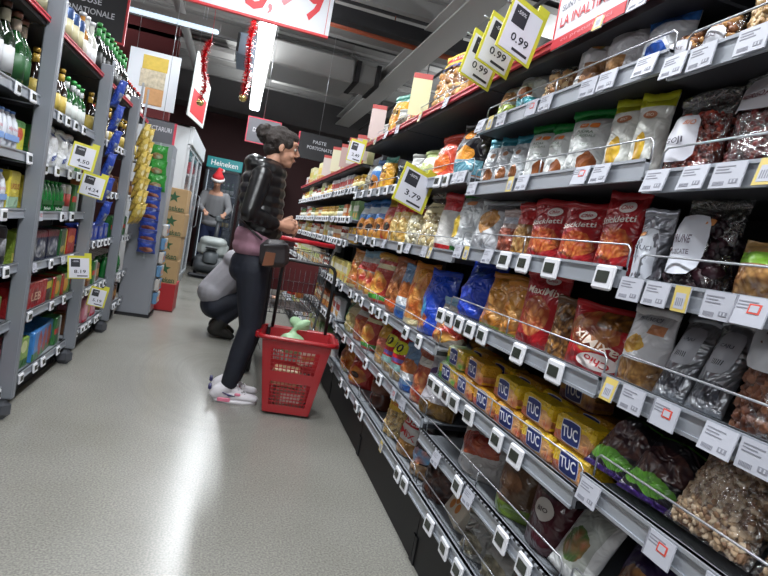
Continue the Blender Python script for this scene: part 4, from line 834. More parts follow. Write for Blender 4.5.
LK = {
 'bottle_label': (lambda: bottle(.31, .045, '142414', 'b4b6b8', '5c4038', neck='c8c0a8'), 'dark bottle with white patterned label'),
 'bottle_green': (lambda: bottle(.30, .047, '16401c', '1c4c24', '8a5c4c', neck='b8a898'), 'large dark green bottle with foiled neck'),
 'milk': (multipack('c8ccd4', '5c84c4', '7c9cd0'), 'white six pack of bottles'),
 'yellowbag': (lambda: pack(.10, .14, .08, 'c8c23c', [('e', .5, .6, .3, .2, 'c05038'), ('r', 0, .8, 1, 1, '4c7840')]), 'yellow and green carton'),
 'juice_yg': (lambda: pack(.115, .17, .09, 'c9b840', [('r', 0, 0, 1, .36, '9ab89c'), ('e', .5, .62, .4, .16, 'd8c850')], [('URSUS', .5, .62, .8, .14, '9a4a30')]), 'yellow and pale green pack'),
 'can_dark': (lambda: can(.17, .035, '403c40', '8c8c90'), 'dark tall drink can'),
 'can_blue': (lambda: can(.19, .042, '24406c', 'b8b08c'), 'tall blue can with beige band'),
 'bottle_amber': (lambda: bottle(.26, .042, 'a06c30', 'c8c4b8', 'c8c8cc'), 'clear bottle of amber drink with white cap'),
 'bottle_clear': (lambda: bottle(.27, .042, 'b8b8b0', 'd8d8da', 'd4d4d8'), 'pale bottle with white label'),
 'bottle_dark': (lambda: bottle(.255, .037, '1e120c', 'c0a850', 'b08c34', neck='b8963c'), 'small dark beer bottle with gold label'),
 'bottle_beer': (lambda: bottle(.24, .036, '1c5424', 'c8ccc8', '3c9c4c', neck='c0c4c4'), 'green beer bottle with white label'),
 'pack_green': (lambda: pack(.12, .17, .09, '346c38', [('r', 0, .4, 1, .6, 'c03c30'), ('r', .6, 0, 1, 1, 'b4b8b4')]), 'green and silver drinks pack'),
 'bag_white': (paperbag('bag_white', .15, .205), 'white paper flour bag with blue script'),
 'bottle_greenpet': (multipack('1c6c30', '2c8c3c', '1a5828'), 'dark green beer pack with white word'),
 'can_white': (lambda: can(.16, .035, 'c0c2c4', 'b04840'), 'white drink can with red band'),
 'bag_yg': (lambda: pack(.08, .16, .08, '8ca43c', [('r', 0, .1, 1, .4, 'c8c060')]), 'lime green drink carton'),
 'pack_dark': (lambda: pack(.17, .16, .1, '1c2038', [('r', 0, .78, 1, 1, '6c2830'), ('f', .5, .45, .4, .3, 'b8b8c0', '28304c', 5)]), 'dark blue multipack with red top'),
 'pack_dgreen': (lambda: pack(.16, .16, .1, '1e4c28', [('r', .8, 0, 1, 1, 'c8b82c'), ('o', .4, .3, .3, .12, 'b8a050')]), 'dark green multipack with yellow edge'),
 'pack_redorange': (lambda: pack(.14, .16, .1, 'a82c24', [('e', .5, .6, .4, .14, 'd8782c')]), 'red and orange multipack'),
 'pack_red': (lambda: pack(.24, .14, .1, '9c2024', [('e', .4, .45, .18, .3, '7a181c')], [('LEB', .42, .45, .5, .3, 'c8a890')]), 'large red multipack with lettering'),
 'yellow': (lambda: pack(.1, .13, .1, '28281c', [('r', 0, .6, 1, .9, 'c8b82c')]), 'black and yellow pack'),
 'pack_mult': (lambda: pack(.14, .13, .1, '68843c', [('e', .5, .5, .3, .3, 'd8a02c'), ('r', 0, 0, .3, 1, 'a83028')]), 'green, orange and red pack'),
 'pack_pink': (lambda: pack(.10, .17, .1, 'c88090', [('r', 0, 0, 1, .14, 'b02838'), ('r', .3, .3, .7, .7, 'd8a8b0')]), 'pink bottle pack'),
 'pack_blue': (lambda: pack(.12, .16, .1, '7ca03c', [('r', 0, .0, 1, .3, '386c30'), ('e', .5, .7, .3, .2, 'c8d090')]), 'leaf green soap pack'),
 'pack_bluered': (lambda: pack(.44, .165, .1, '3c7cc0', [('r', 0, 0, 1, .3, '3c7434'), ('o', .3, .5, .1, .4, 'a82c28'), ('o', .55, .5, .1, .4, 'b03c38'), ('o', .8, .5, .1, .4, 'a82c28')]), 'long blue and red multipack'),
 'wine': (lambda: bottle(.32, .036, '0e140e', '141414', '34803c', neck='3c8c48'), 'tall dark wine bottle with green capsule'),
 'sauce': (lambda: bottle(.2, .03, '2c1814', 'b8b4ac', 'b8302c'), 'small dark sauce bottle with red cap'),
 'brown': (lambda: pack(.1, .14, .08, '6a4024', [('r', 0, .3, 1, .7, 'b8843c')]), 'brown and gold packet'),
 'bluepk': (lambda: pack(.13, .12, .08, '243c94', [('f', .5, .5, .3, .3, 'c8b898', '3050b0', 3)]), 'blue biscuit packet'),
}
LEFT = [('A',1.45,2.50,'bottle_label'),('A',1.45,2.61,'bottle_label'),('A',1.45,2.71,'bottle_green'),('A',1.45,2.81,'bottle_green'),
('A',1.20,2.50,'milk'),('A',1.20,2.69,'milk'),('A',1.20,2.795,'yellowbag'),('A',.96,2.45,'milk'),('A',.96,2.64,'milk'),('A',.96,2.80,'juice_yg'),
('A',.72,2.72,'can_dark'),('A',.72,2.81,'can_dark'),('A',.46,2.75,'pack_mult'),('A',.16,2.75,'pack_pink'),('A',1.78,2.60,'sauce'),('A',1.78,2.72,'sauce'),
('B',1.78,3.20,'can_blue'),('B',1.78,3.30,'can_blue'),('B',1.78,3.40,'can_blue'),('B',1.78,3.50,'can_blue'),('B',1.78,3.60,'bottle_amber'),('B',1.78,3.70,'bottle_clear'),('B',1.78,3.80,'bottle_clear'),('B',1.78,3.09,'can_blue'),('B',1.78,2.98,'can_blue'),
('B',1.43,2.99,'bottle_dark'),('B',1.43,3.08,'bottle_dark'),('B',1.43,3.18,'bottle_dark'),('B',1.43,3.28,'bottle_dark'),('B',1.43,3.38,'bottle_dark'),('B',1.43,3.49,'bottle_beer'),('B',1.43,3.59,'bottle_beer'),('B',1.43,3.69,'bottle_beer'),('B',1.43,3.79,'bottle_beer'),
('B',1.175,2.99,'pack_green'),('B',1.175,3.13,'pack_green'),('B',1.175,3.30,'bag_white'),('B',1.175,3.47,'bag_white'),('B',1.175,3.64,'bag_white'),('B',1.175,3.79,'pack_green'),
('B',.95,2.97,'juice_yg'),('B',.95,3.10,'juice_yg'),('B',.95,3.26,'bottle_greenpet'),('B',.95,3.46,'bottle_greenpet'),('B',.95,3.60,'can_white'),('B',.95,3.68,'can_white'),('B',.95,3.79,'pack_green'),
('B',.705,2.96,'bag_yg'),('B',.705,3.10,'bag_yg'),('B',.705,3.25,'pack_dark'),('B',.705,3.44,'pack_dark'),('B',.705,3.62,'pack_dgreen'),('B',.705,3.79,'pack_redorange'),
('B',.465,3.03,'pack_red'),('B',.465,3.29,'pack_red'),('B',.465,3.48,'yellow'),('B',.465,3.62,'pack_mult'),('B',.465,3.78,'pack_mult'),
('B',.16,2.96,'pack_pink'),('B',.16,3.09,'pack_pink'),('B',.16,3.22,'pack_blue'),('B',.16,3.53,'pack_bluered'),('B',.16,3.80,'pack_green')]
LEFT += [('C',1.78,3.97+.1*i,'wine') for i in range(9)]+[('C',1.43,3.97+.09*i,'sauce' if i % 2 else 'bottle_dark') for i in range(10)]+[('C',1.10,3.98+.12*i,'brown') for i in range(7)]+[('C',.76,4.0+.15*i,'bluepk') for i in range(6)]+[('C',.44,4.0+.14*i,'brown' if i % 2 else 'pack_green') for i in range(6)]+[('C',.18,4.0+.14*i,'pack_pink' if i % 2 else 'brown') for i in range(6)]
LEFT += [('D',1.78,4.96+.09*i,'sauce') for i in range(8)]+[('D',1.43,4.97+.1*i,'bottle_dark') for i in range(7)]+[('D',1.10,5.0+.13*i,'brown') for i in range(5)]+[('D',.76,5.0+.13*i,'pack_green') for i in range(5)]+[('D',.44,5.02+.2*i,'bottle_greenpet') for i in range(3)]+[('D',.18,5.0+.14*i,'brown') for i in range(5)]
LEFT += [('A', z, 1.96+.12*i, k) for z, k in ((1.78, 'sauce'), (1.45, 'bottle_green'), (.72, 'can_dark')) for i in range(4)]+[('A', z, 2.0+.2*i, k) for z, k in ((1.20, 'milk'), (.96, 'milk')) for i in range(2)]+[('A', z, 2.0+.17*i, k) for z, k in ((.46, 'pack_mult'), (.16, 'pack_pink')) for i in range(4)]
LBN = {'A': ('nearest left bay', A_L), 'B': ('second left bay', B_L), 'C': ('third left bay', C_L), 'D': ('last left bay', C_L)}
lc = {}
for q in LEFT: lc.setdefault((q[0], q[1], q[3]), []).append(q[2])
for (b_, z, y, kd) in LEFT:
    if kd not in PROTO: PROTO[kd] = LK[kd][0](); o = PROTO[kd]
    else: o = copy_tree(PROTO[kd])
    rnd = random.Random(int(y*1000)+int(z*77)); dep = {'b': .045}.get(kd[0], .055)
    o.location = (-.91-.05+rnd.uniform(-.008, .004), y, z-.0175); o.rotation_euler = (0, 0, PI/2+rnd.uniform(-.08, .08))
    nm, L = LBN[b_]; sn = ['top', 'second', 'third', 'fourth', 'fifth', 'sixth', 'bottom'][L.index(z)+(7-len(L) if z == L[-1] else 0)]
    same = sorted(lc[(b_, z, kd)]); base = LK[kd][1]+', '+sn+' shelf, '+nm
    o['label'] = base if len(same) == 1 else ((ORD+['seventh from left', 'eighth from left', 'ninth from left'])[same.index(y)]+' '+base)
    if 'group' in o: del o['group']
    if len(same) > 1: o['group'] = LK[kd][1]+' on '+sn+' shelf of '+nm
    # second item directly behind every bottle or can
    if kd.startswith(('bottle', 'can', 'wine')) and kd != 'bottle_greenpet':
        c = copy_tree(o); c.location.x -= .092; c['label'] = 'rear '+o['label']

# hanging bags at the end of the left rack
def hang_bag(x, y, z, rz, w, h, name, m, label, tilt=.35):
    t = thing('hanging_bag', label, 'snack bag', (x, y, z), rz, name, tilt); bg = Bag(w, h, .06, 'pillow', z*3, .12)
    link('bag_body', bg.mesh(8, 9), t, m); bg.seal(.95, 1.03, 6).build('top_seal', m, t); return t
my = paint('hang_yellow', 'b9a048', [('fr', 0, 0, 1, .4, '6c5c2c', 'b8983c', 5), ('e', .5, .66, .3, .12, 'd8cc9c')]); mg = paint('hang_green', '2c8c34', [('f', .5, .4, .3, .2, 'c8d8c0', 'a87848', 3)])
mb_ = paint('hang_blue', '24409c', [('f', .5, .35, .4, .22, 'd8a080', '7c3c2c', 2), ('r', 0, .8, 1, 1, '1c2c70')]); mbl = paint('hang_cobalt', '2844a0', [('fr', .2, .3, .8, .6, 'c8c8a8', '3c4c8c', 3)])
def strip(x, y, z0, z1, label):
    t = thing('clip_strip', label, 'strip', (x, y, 0)); MB().box(-.008, -.002, z0, .008, .002, z1).build('band', M_lip, t)
    b = MB()
    for i in range(8): b.tube([(0, 0, z0+(z1-z0)*(i+.5)/8), (0, -.045, z0+(z1-z0)*(i+.5)/8+.01)], .003, 5)
    b.build('hook', M_wire, t)
strip(-.875, 5.12, .85, 2.0, 'plastic strip carrying the near column of yellow bags'); strip(-.872, 5.38, .85, 2.0, 'plastic strip carrying the far column of yellow bags')
strip(-.76, 5.735, .55, 1.62, 'plastic strip carrying green and blue bags on the end panel'); strip(-.875, 4.05, .7, 1.9, 'plastic strip carrying the cobalt blue bags')
NUM = ['topmost', 'second from top', 'third from top', 'fourth from top', 'fifth from top', 'sixth from top', 'seventh from top', 'lowest']
for i in range(7):
    for j in range(2): hang_bag(-.845+.004*i, 5.12+.26*j, 1.50-i*.105, PI/2-.5, .065, .19, 'yellow bags hung in two strips', my, '%s slim yellow bag hanging in the %s strip' % (NUM[i], ('near', 'far')[j]))
for i in range(3): hang_bag(-.76+.01*i, 5.66, 1.44-i*.13, 0, .17, .15, 'green bags hung on the end panel', mg, '%s bright green bag hanging on the end panel' % NUM[i])
for i in range(6): hang_bag(-.76+.004*i, 5.66, 1.10-i*.098, 0, .16, .125, 'blue bags hung on the end panel', mb_, '%s dark blue biscuit bag hanging on the end panel' % NUM[i])
for i in range(6): hang_bag(-.84, 4.02+.03*(i % 3), 1.62-i*.15, PI/2-.6, .06, .17, 'cobalt bags hung beside the post', mbl, '%s cobalt blue bag hanging right of the blue cans' % NUM[i])
for j in range(6):
    for i in range(2):
        t = thing('small_packet', 'small blue and white packet, row %s from top, on end unit side, %s column' % (('one', 'two', 'three', 'four', 'five', 'six')[j], ('near', 'far')[i]), 'packet', (-.62, 5.82+i*.13, .78-j*.13), PI/2)
        MB().bbox(-.05, -.02, 0, .05, .02, .11, .008).build('packet_body', mat('pkt_blue' if (i+j) % 2 else 'pkt_white', '5c84a8' if (i+j) % 2 else 'b8b4b0', .4), t)
        MB().box(-.03, -.0215, .03, .03, -.0195, .07).build('picture', mat('pkt_orange', 'c07848', .5), t)

# beer cartons on a red plinth
t = thing('red_plinth', 'dull red plinth box under the stacked beer cartons', 'plinth', (-.63, 6.42, 0))
MB().bbox(-.145, -.2, 0, .145, .2, .285, .004).build('plinth_body', mat('plinth_red', 'a01c22', .5), t); MB().box(-.15, -.205, 0, .15, .205, .015).build('plinth_base', mat('plinth_dark', '5a1418', .5), t)
def star(cx, cz, r, y, m, parent):
    pts = [(cx+(r if i % 2 == 0 else r*.4)*math.sin(i*PI/5), cz+(r if i % 2 == 0 else r*.4)*math.cos(i*PI/5)) for i in range(10)]
    mb = MB(); vs = [(cx, y, cz)]+[(a, y, b) for a, b in pts]; mb.add(vs, [(0, 1+i, 1+(i+1) % 10) for i in range(10)]); link('star', mb.mesh('star'), parent, m)
kb = mat('cardboard', 'a58860', .75, vary=.1, vscale=6); kg = mat('ink_2c5438', '24502f', .6)
for i in range(4):
    t = thing('beer_carton', '%s of the four stacked cardboard beer cartons with green star' % ('lowest', 'second from bottom', 'third from bottom', 'topmost')[i], 'carton', (-.63+random.uniform(-.006, .006), 6.42, .285+i*.243), random.uniform(-.03, .03), 'cardboard beer cartons')
    MB().bbox(-.135, -.19, 0, .135, .19, .241, .004).build('carton_body', kb, t)
    MB().box(-.136, -.02, .2405, .136, .02, .2422).build('tape', mat('tape', 'b8a078', .4), t)
    star(.01, .15, .062, -.1912, kg, t)
    lettering(t, 'Heineken', lambda u, v: ((u-.5)*.27, -.19, v*.241), .5, .17, .86, .2, '1e4428')
    MB().box(-.12, -.1915, .012, .12, -.1905, .018).build('print_line', kg, t)

# ---- shelf talkers: yellow-bordered price cards sticking out
def price_card(x, y, z, w, h, rz, roll, label, txt='0.99', back='cbc63c'):
    t = thing('price_card', label, 'price sign', (x, y, z), rz); t.rotation_euler = (0, roll, rz)
    MB().box(-w/2, -.0015, -h/2, w/2, .0015, h/2).build('card_back', mat('card_yellow', back, .5), t)
    MB().box(-w*.42-w*.02, -.003, -h*.46, w*.40, -.0015, h*.40).build('card_front', mat('card_white', 'd4d4de', .5), t)
    MB().box(-w*.36, -.0036, h*.02, w*.02, -.003, h*.36).build('dark_block', mat('ink_2c2c34', '2c2c34', .5), t)
    fn = lambda u, v: ((u-.5)*w, -.003, (v-.5)*h)
    lettering(t, txt, fn, .52, .32, .5, .15, '2c2c38', 0, dy=.0008)
    lettering(t, '-50%', fn, .34, .76, .26, .07, 'c8c8d0', 0, dy=.0012)
    MB().box(-w*.1, -.0036, -h*.40, w*.34, -.003, -h*.35).build('print_line', mat('ink_2c2c34'), t)
    MB().box(w*.2, -.002, h*.46, w*.5, .002, h*.62).build('yellow_tab', mat('card_yellow'), t)
    MB().tube([(-w*.5, 0, h*.3), (-w*.5-.02, 0, h*.3)], .003).build('clip', M_wire, t); return t
for (x, y, z, lab) in ((.655, 1.50, 1.715, 'nearest'), (.655, 1.635, 1.715, 'middle'), (.655, 1.76, 1.705, 'farthest')):
    price_card(x, y, z+.01, .125, .15, .22, .22, lab+' of three overlapping yellow edged price cards at the top shelf end')
price_card(.665, 2.27, 1.335, .16, .16, .28, .24, 'large yellow edged price card in front of the popcorn bags', '3.79')
price_card(.66, 3.70, 1.635, .10, .14, -.1, .12, 'yellow edged price card near the far end of red rail', '2.49')
price_card(-.80, 3.34, 1.25, .12, .13, .2, .12, 'topmost yellow edged price card on the left rack', '4.50')
price_card(-.80, 3.62, 1.115, .13, .13, .2, .14, 'second yellow edged price card on left rack, beside green bottles', '14.24')
price_card(-.80, 3.58, .65, .12, .13, .2, -.12, 'third yellow edged price card on left rack, tilted', '8.19')
price_card(-.80, 4.18, .395, .11, .13, .2, .14, 'lowest yellow edged price card on the left rack', '5.19')
# cards standing upright on the red top shelf
for i, (y, h, c) in enumerate(((2.66, .19, 'd8d4a8'), (3.52, .2, 'c8b4b0'), (3.84, .16, 'b8a8a8'), (4.15, .18, 'd0d0c8'), (4.45, .17, 'b89c98'), (4.9, .2, 'd4d0b4'), (5.4, .18, 'c8bcb8'))):
    z = 1.705 if y < 3.78 else 1.605
    t = thing('shelf_card', ('pale yellow upright card beside the puffed snacks', 'tall pink edged upright card near the far price card', 'narrow upright card at the jar shelves start', 'white upright card over the jars', 'dull pink upright card over the jars', 'cream upright card far over the jars', 'farthest pinkish upright card over the jars')[i], 'card', (.725, y, z), -.35)
    MB().box(-.045, -.0015, 0, .045, .0015, h).build('card_face', mat('sc_'+c, c, .5), t); MB().box(-.045, -.0022, h-.02, .045, .0005, h+.004).build('card_edge', mat('ink_b84c48', 'b84c48'), t)
t = thing('shelf_sign', 'white promotional sign with red letters above the red rail', 'sign', (.712, 1.27, 1.665), -PI/2)
SW, SH = .30, .16
MB().box(-SW/2, -.002, 0, SW/2, .002, SH).build('sign_board', mat('sign_white', 'd8d4da', .45), t)
fn = lambda u, v: ((u-.5)*SW, -.002, v*SH)
MB().box(-SW/2, -.003, 0, SW/2, -.001, .026).build('red_footer', mat('ink_c83038', 'c83038'), t)
MB().box(-SW/2, -.003, .026, -SW/2+.006, -.001, SH).build('red_edge', mat('ink_c83038'), t)
lettering(t, 'NOU!', fn, .25, .84, .32, .17, 'c83038'); lettering(t, 'SUNT INTOTDEAUNA', fn, .50, .63, .84, .10, '5c6070'); lettering(t, 'LA INALTIME', fn, .44, .40, .7, .16, 'c83038')
lettering(t, 'cu preturi mici', fn, .5, .085, .7, .07, 'e08890', dy=.0018)

# ================================================================== HANGING SIGNS, TINSEL
def hang(o_parent, pts):
    b = MB()
    for p, q in pts: b.tube([p, q], .0025, 5)
    b.build('hanging_wire', M_wire, o_parent)
t = thing('cheese_poster', 'white hanging poster showing three stacked cheeses', 'poster', (-1.11, 7.0, 2.38))
MB().box(-.26, -.01, -.3, .26, .01, .3).build('board', mat('poster_white', 'dfe3ea', .4), t)
ch = [(-.12, .10, .14, .25, 'cfb24a', 0), (-.13, -.09, .13, .10, 'c4b8a0', .05), (-.06, -.27, .13, -.09, 'c89868', 0)]
for i, (x0, z0, x1, z1, c, _) in enumerate(ch):
    MB().bbox(x0, -.016, z0, x1, -.0101, z1, .005).build('cheese_picture', mat('cheese%d' % i, c, .5, vary=.25 if i == 1 else .08, vscale=30), t)
hang(t, [((-.2, 0, .3), (-.2, 0, CZ-2.38)), ((.2, 0, .3), (.2, 0, CZ-2.38))])
t = thing('category_sign', 'black hanging sign with white lettering and red border, top left', 'sign', (-1.28, 5.0, 2.50))
MB().box(-.30, -.012, -.27, .235, .012, .4).build('board', mat('sign_black', '141317', .4), t)
b = MB().box(.235, -.014, -.27, .25, .014, .4); b.box(-.30, -.014, -.285, .25, .014, -.27); b.build('red_border', mat('ink_b02830', 'b02830', .4), t)
fn = lambda u, v: ((u-.5), -.012, (v-.5))
lettering(t, 'CASE HOUSE', fn, .38, .485, .36, .045, 'b8b8be'); lettering(t, 'INTERNATIONALE', fn, .44, .405, .44, .045, 'b8b8be')
hang(t, [((-.2, 0, .4), (-.2, 0, CZ-2.5)), ((.15, 0, .4), (.15, 0, CZ-2.5))])
t = thing('category_sign', 'grey hanging sign with white letters behind the green bags', 'sign', (-.83, 6.15, 1.74))
MB().box(-.16, -.01, -.17, .13, .01, .125).build('board', mat('sign_grey', '5c5d63', .4), t); MB().box(.115, -.013, -.17, .135, .013, .125).build('red_border', mat('ink_c83c50', 'c83c50'), t)
fn = lambda u, v: ((u-.5), -.01, (v-.5)); lettering(t, 'NECTARURI', fn, .475, .545, .24, .045, 'c8c8ce')
hang(t, [((0, 0, .125), (0, 0, CZ-1.74))])
t = thing('price_banner', 'large white hanging price banner with red digits and red edge', 'sign', (-.19, 4.2, 2.43))
BW = 1.2
MB().box(-BW/2, -.012, 0, BW/2, .012, .62).build('board', mat('banner_white', 'e0e1e6', .4), t)
MB().box(-BW/2, -.014, -.012, BW/2, .014, .004).build('red_edge', mat('ink_d83038', 'd83038'), t); MB().box(BW/2-.03, -.0145, .004, BW/2-.027, -.0125, .62).build('red_edge', mat('ink_d83038'), t)
fn = lambda u, v: ((u-.5), -.012, v)
for tx, xx, z0, ww, hh, cc in (('8', .08, .045, .16, .30, 'd83038'), (',', .185, .04, .03, .07, 'd07078'), ('9', .29, .12, .13, .22, 'd8888e'), ('9', .47, .07, .13, .28, 'd83038')):
    lettering(t, tx, fn, .5+xx, z0+hh/2, ww, hh, cc)
hang(t, [((-.4, 0, .62), (-.4, 0, CZ-2.43)), ((.4, 0, .62), (.4, 0, CZ-2.43))])
t = thing('aisle_sign', 'dark grey hanging sign with red border behind the woman head', 'sign', (.12, 7.0, 2.10)); 
MB().box(-.16, -.01, -.14, .2, .01, .13).build('board', mat('sign_grey'), t); b = MB()
for q in ((-.17, -.15, .21, -.14), (-.17, .13, .21, .14), (-.17, -.14, -.16, .13), (.2, -.14, .21, .13)): b.box(q[0], -.013, q[1], q[2], .013, q[3])
b.build('red_border', mat('ink_c83c50'), t)
fn = lambda u, v: ((u-.5), -.01, (v-.5)); lettering(t, 'DULCIURI', fn, .52, .5, .24, .05, 'c0c0c6'); hang(t, [((0, 0, .14), (0, 0, CZ-2.1))])
t = thing('aisle_sign', 'black hanging sign with red edge over the far right jars', 'sign', (.78, 7.0, 2.06))
MB().box(-.22, -.01, -.16, .28, .01, .14).build('board', mat('sign_black'), t); MB().box(-.235, -.013, -.16, -.22, .013, .14).build('red_border', mat('ink_c83c50'), t)
lettering(t, 'PASTE', fn, .52, .55, .16, .04, 'a8a8ae'); lettering(t, 'PORTIONATE', fn, .53, .48, .3, .04, 'a8a8ae'); hang(t, [((0, 0, .14), (0, 0, CZ-2.06))])
t = thing('promo_panel', 'white double sided hanging panel turned edge on, behind the tinsel', 'sign', (-.60, 6.85, 2.33), 1.2)
MB().prism([(-.2, -.28), (.2, -.34), (.24, .12), (-.16, .40)], -.008, .008).build('board', mat('panel_white', 'cfd6d4', .4), t)
MB().prism([(-.17, -.24), (.17, -.3), (.19, -.05), (-.15, .02)], -.0095, -.0081).build('red_print', mat('ink_b83c40', 'b83c40'), t); hang(t, [((-.16, 0, .4), (-.16, 0, CZ-2.3))])
def tinsel(x, y, z0, z1, label, swing=0.):
    t = thing('tinsel_garland', label, 'garland', (x, y, z0)); rnd = random.Random(int(x*100)); b = MB(); Ln = z1-z0; n = 900
    for i in range(n):
        f = i/n; a = rnd.uniform(0, 2*PI); r = .042*rnd.uniform(.7, 1.15); c = Vector((swing*math.sin(f*7)*.5, 0, f*Ln)); d = Vector((math.cos(a), math.sin(a), rnd.uniform(-.7, .5)))*r; e = Vector((-math.sin(a), math.cos(a), .3))*.004
        b.add([c-e, c+e, c+d+e*.6, c+d-e*.6], [(0, 1, 2, 3)])
    o = b.build('strands', mat('tinsel_red', 'd02a34', .2, .5), t); o['kind'] = 'stuff'
    MB().tube([(swing*math.sin(f/8*7)*.5, 0, f/8*Ln) for f in range(9)]+[(0, 0, CZ-z0)], .003, 5).build('cord', M_red, t)
    MB().lathe([(.001, -.06), (.022, -.055), (.035, -.035), (.036, -.02), (.022, .0), (.006, .006), (.006, .012)], 14).build('bauble', mat('gold_ball', 'c8b878', .2, .8), t)
tinsel(-.505, 6.0, 2.12, 2.69, 'left red tinsel garland with silver ball', .05)
tinsel(-.115, 5.6, 2.18, 2.88, 'right red tinsel garland with gold ball beside light tube', .02)

# ================================================================== COOLERS AT THE BACK
M_glass = mat('door_glass', '5c6470', .04, spec=.8, alpha=.35)
def cooler(x, y, rz, w, h, d, label, frame, word=True, mull=1):
    t = thing('drinks_cooler', label, 'cooler', (x, y, 0), rz)
    b = MB().box(-w/2, .02, 0, w/2, d, h); b = MB()
    b.box(-w/2, .03, 0, -w/2+.04, d, h).box(w/2-.04, .03, 0, w/2, d, h).box(-w/2, d-.03, 0, w/2, d, h).box(-w/2, .03, 0, w/2, d, .12).box(-w/2, .0, h-.02, w/2, d, h)
    b.build('cabinet', M_black if frame != 'white' else mat('cooler_white', 'c6cacd', .35), t)
    MB().bbox(-w/2, -.02, h-.2, w/2, .03, h, .008).build('header', mat('teal_header', '0c7c80', .35, emis=.35) if word else mat('cooler_white', 'c6cacd', .35), t)
    if word: lettering(t, 'Heineken', lambda u, v: ((u-.5)*w, -.02, h-.2+v*.2), .5, .5, .78*min(1, .62/w), .5, 'f0f4f4', dy=.002)
    fm = mat('door_frame_'+frame, 'c6cacd' if frame == 'white' else '2a2c30', .3, .3); nd = mull
    for k in range(nd):
        x0 = -w/2+k*w/nd; x1 = x0+w/nd; b = MB(); s_ = .035
        b.box(x0+.005, 0, .12, x0+s_, .028, h-.205).box(x1-s_, 0, .12, x1-.005, .028, h-.205).box(x0, 0, .12, x1, .028, .16).box(x0, 0, h-.245, x1, .028, h-.205)
        dr = b.build('door', fm, t); MB().box(x0+s_, .01, .16, x1-s_, .014, h-.245).build('glass_pane', M_glass, dr)
        MB().tube([(x1-.05, -.02, .8), (x1-.05, -.045, .83), (x1-.05, -.045, 1.25), (x1-.05, -.02, 1.28)], .009).build('door_handle', M_wire, dr)
    for z in (.45, .78, 1.1, 1.4): MB().box(-w/2+.05, .08, z, w/2-.05, d-.05, z+.012).build('rack_shelf', M_wire, t)
    MB().box(-w/2+.045, .06, .2, -w/2+.055, .075, h-.25).build('inner_lamp', mat('cool_lamp', 'd8e8f4', .4, emis=1.6), t)
    return t
BK = [((.10, .34, .16), 'green'), ((.55, .1, .08), 'red'), ((.7, .7, .72), 'pale')]
def fill_cooler(x, y, rz, w, n, rows, where):
    cs, sn = math.cos(rz), math.sin(rz)
    for zi, z in enumerate(rows):
        for i in range(n):
            kd = ('bottle_beer', 'can_white', 'bottle_dark', 'sauce')[(i//3+zi) % 4]
            o = copy_tree(PROTO[kd]); lx = -w/2+.12+i*(w-.24)/(n-1); ly = .14
            o.location = (x+lx*cs-ly*sn, y+lx*sn+ly*cs, z+.012); o.rotation_euler = (0, 0, rz)
            o['label'] = ORD[i]+' '+LK[kd][1].replace('small dark ', '').replace('green ', '')+', '+('lowest', 'second lowest', 'second highest', 'highest')[zi]+' shelf, '+where; o['group'] = LK[kd][1]+'s inside the '+where
cooler(-.36, 11.35, 0, .64, 2.08, .6, 'black drinks cooler with teal header straight behind the man', 'black')
fill_cooler(-.36, 11.35, 0, .64, 6, (.45, .78, 1.1, 1.4), 'cooler behind the man')
cooler(.36, 11.35, 0, .7, 2.08, .6, 'black drinks cooler with teal header behind the woman', 'black')
fill_cooler(.36, 11.35, 0, .7, 6, (.45, .78, 1.1, 1.4), 'cooler behind the woman')
cooler(-.62, 8.15, PI/2, 2.3, 1.98, .6, 'white framed glass door cooler on the left beyond the cartons', 'white', False, 3)

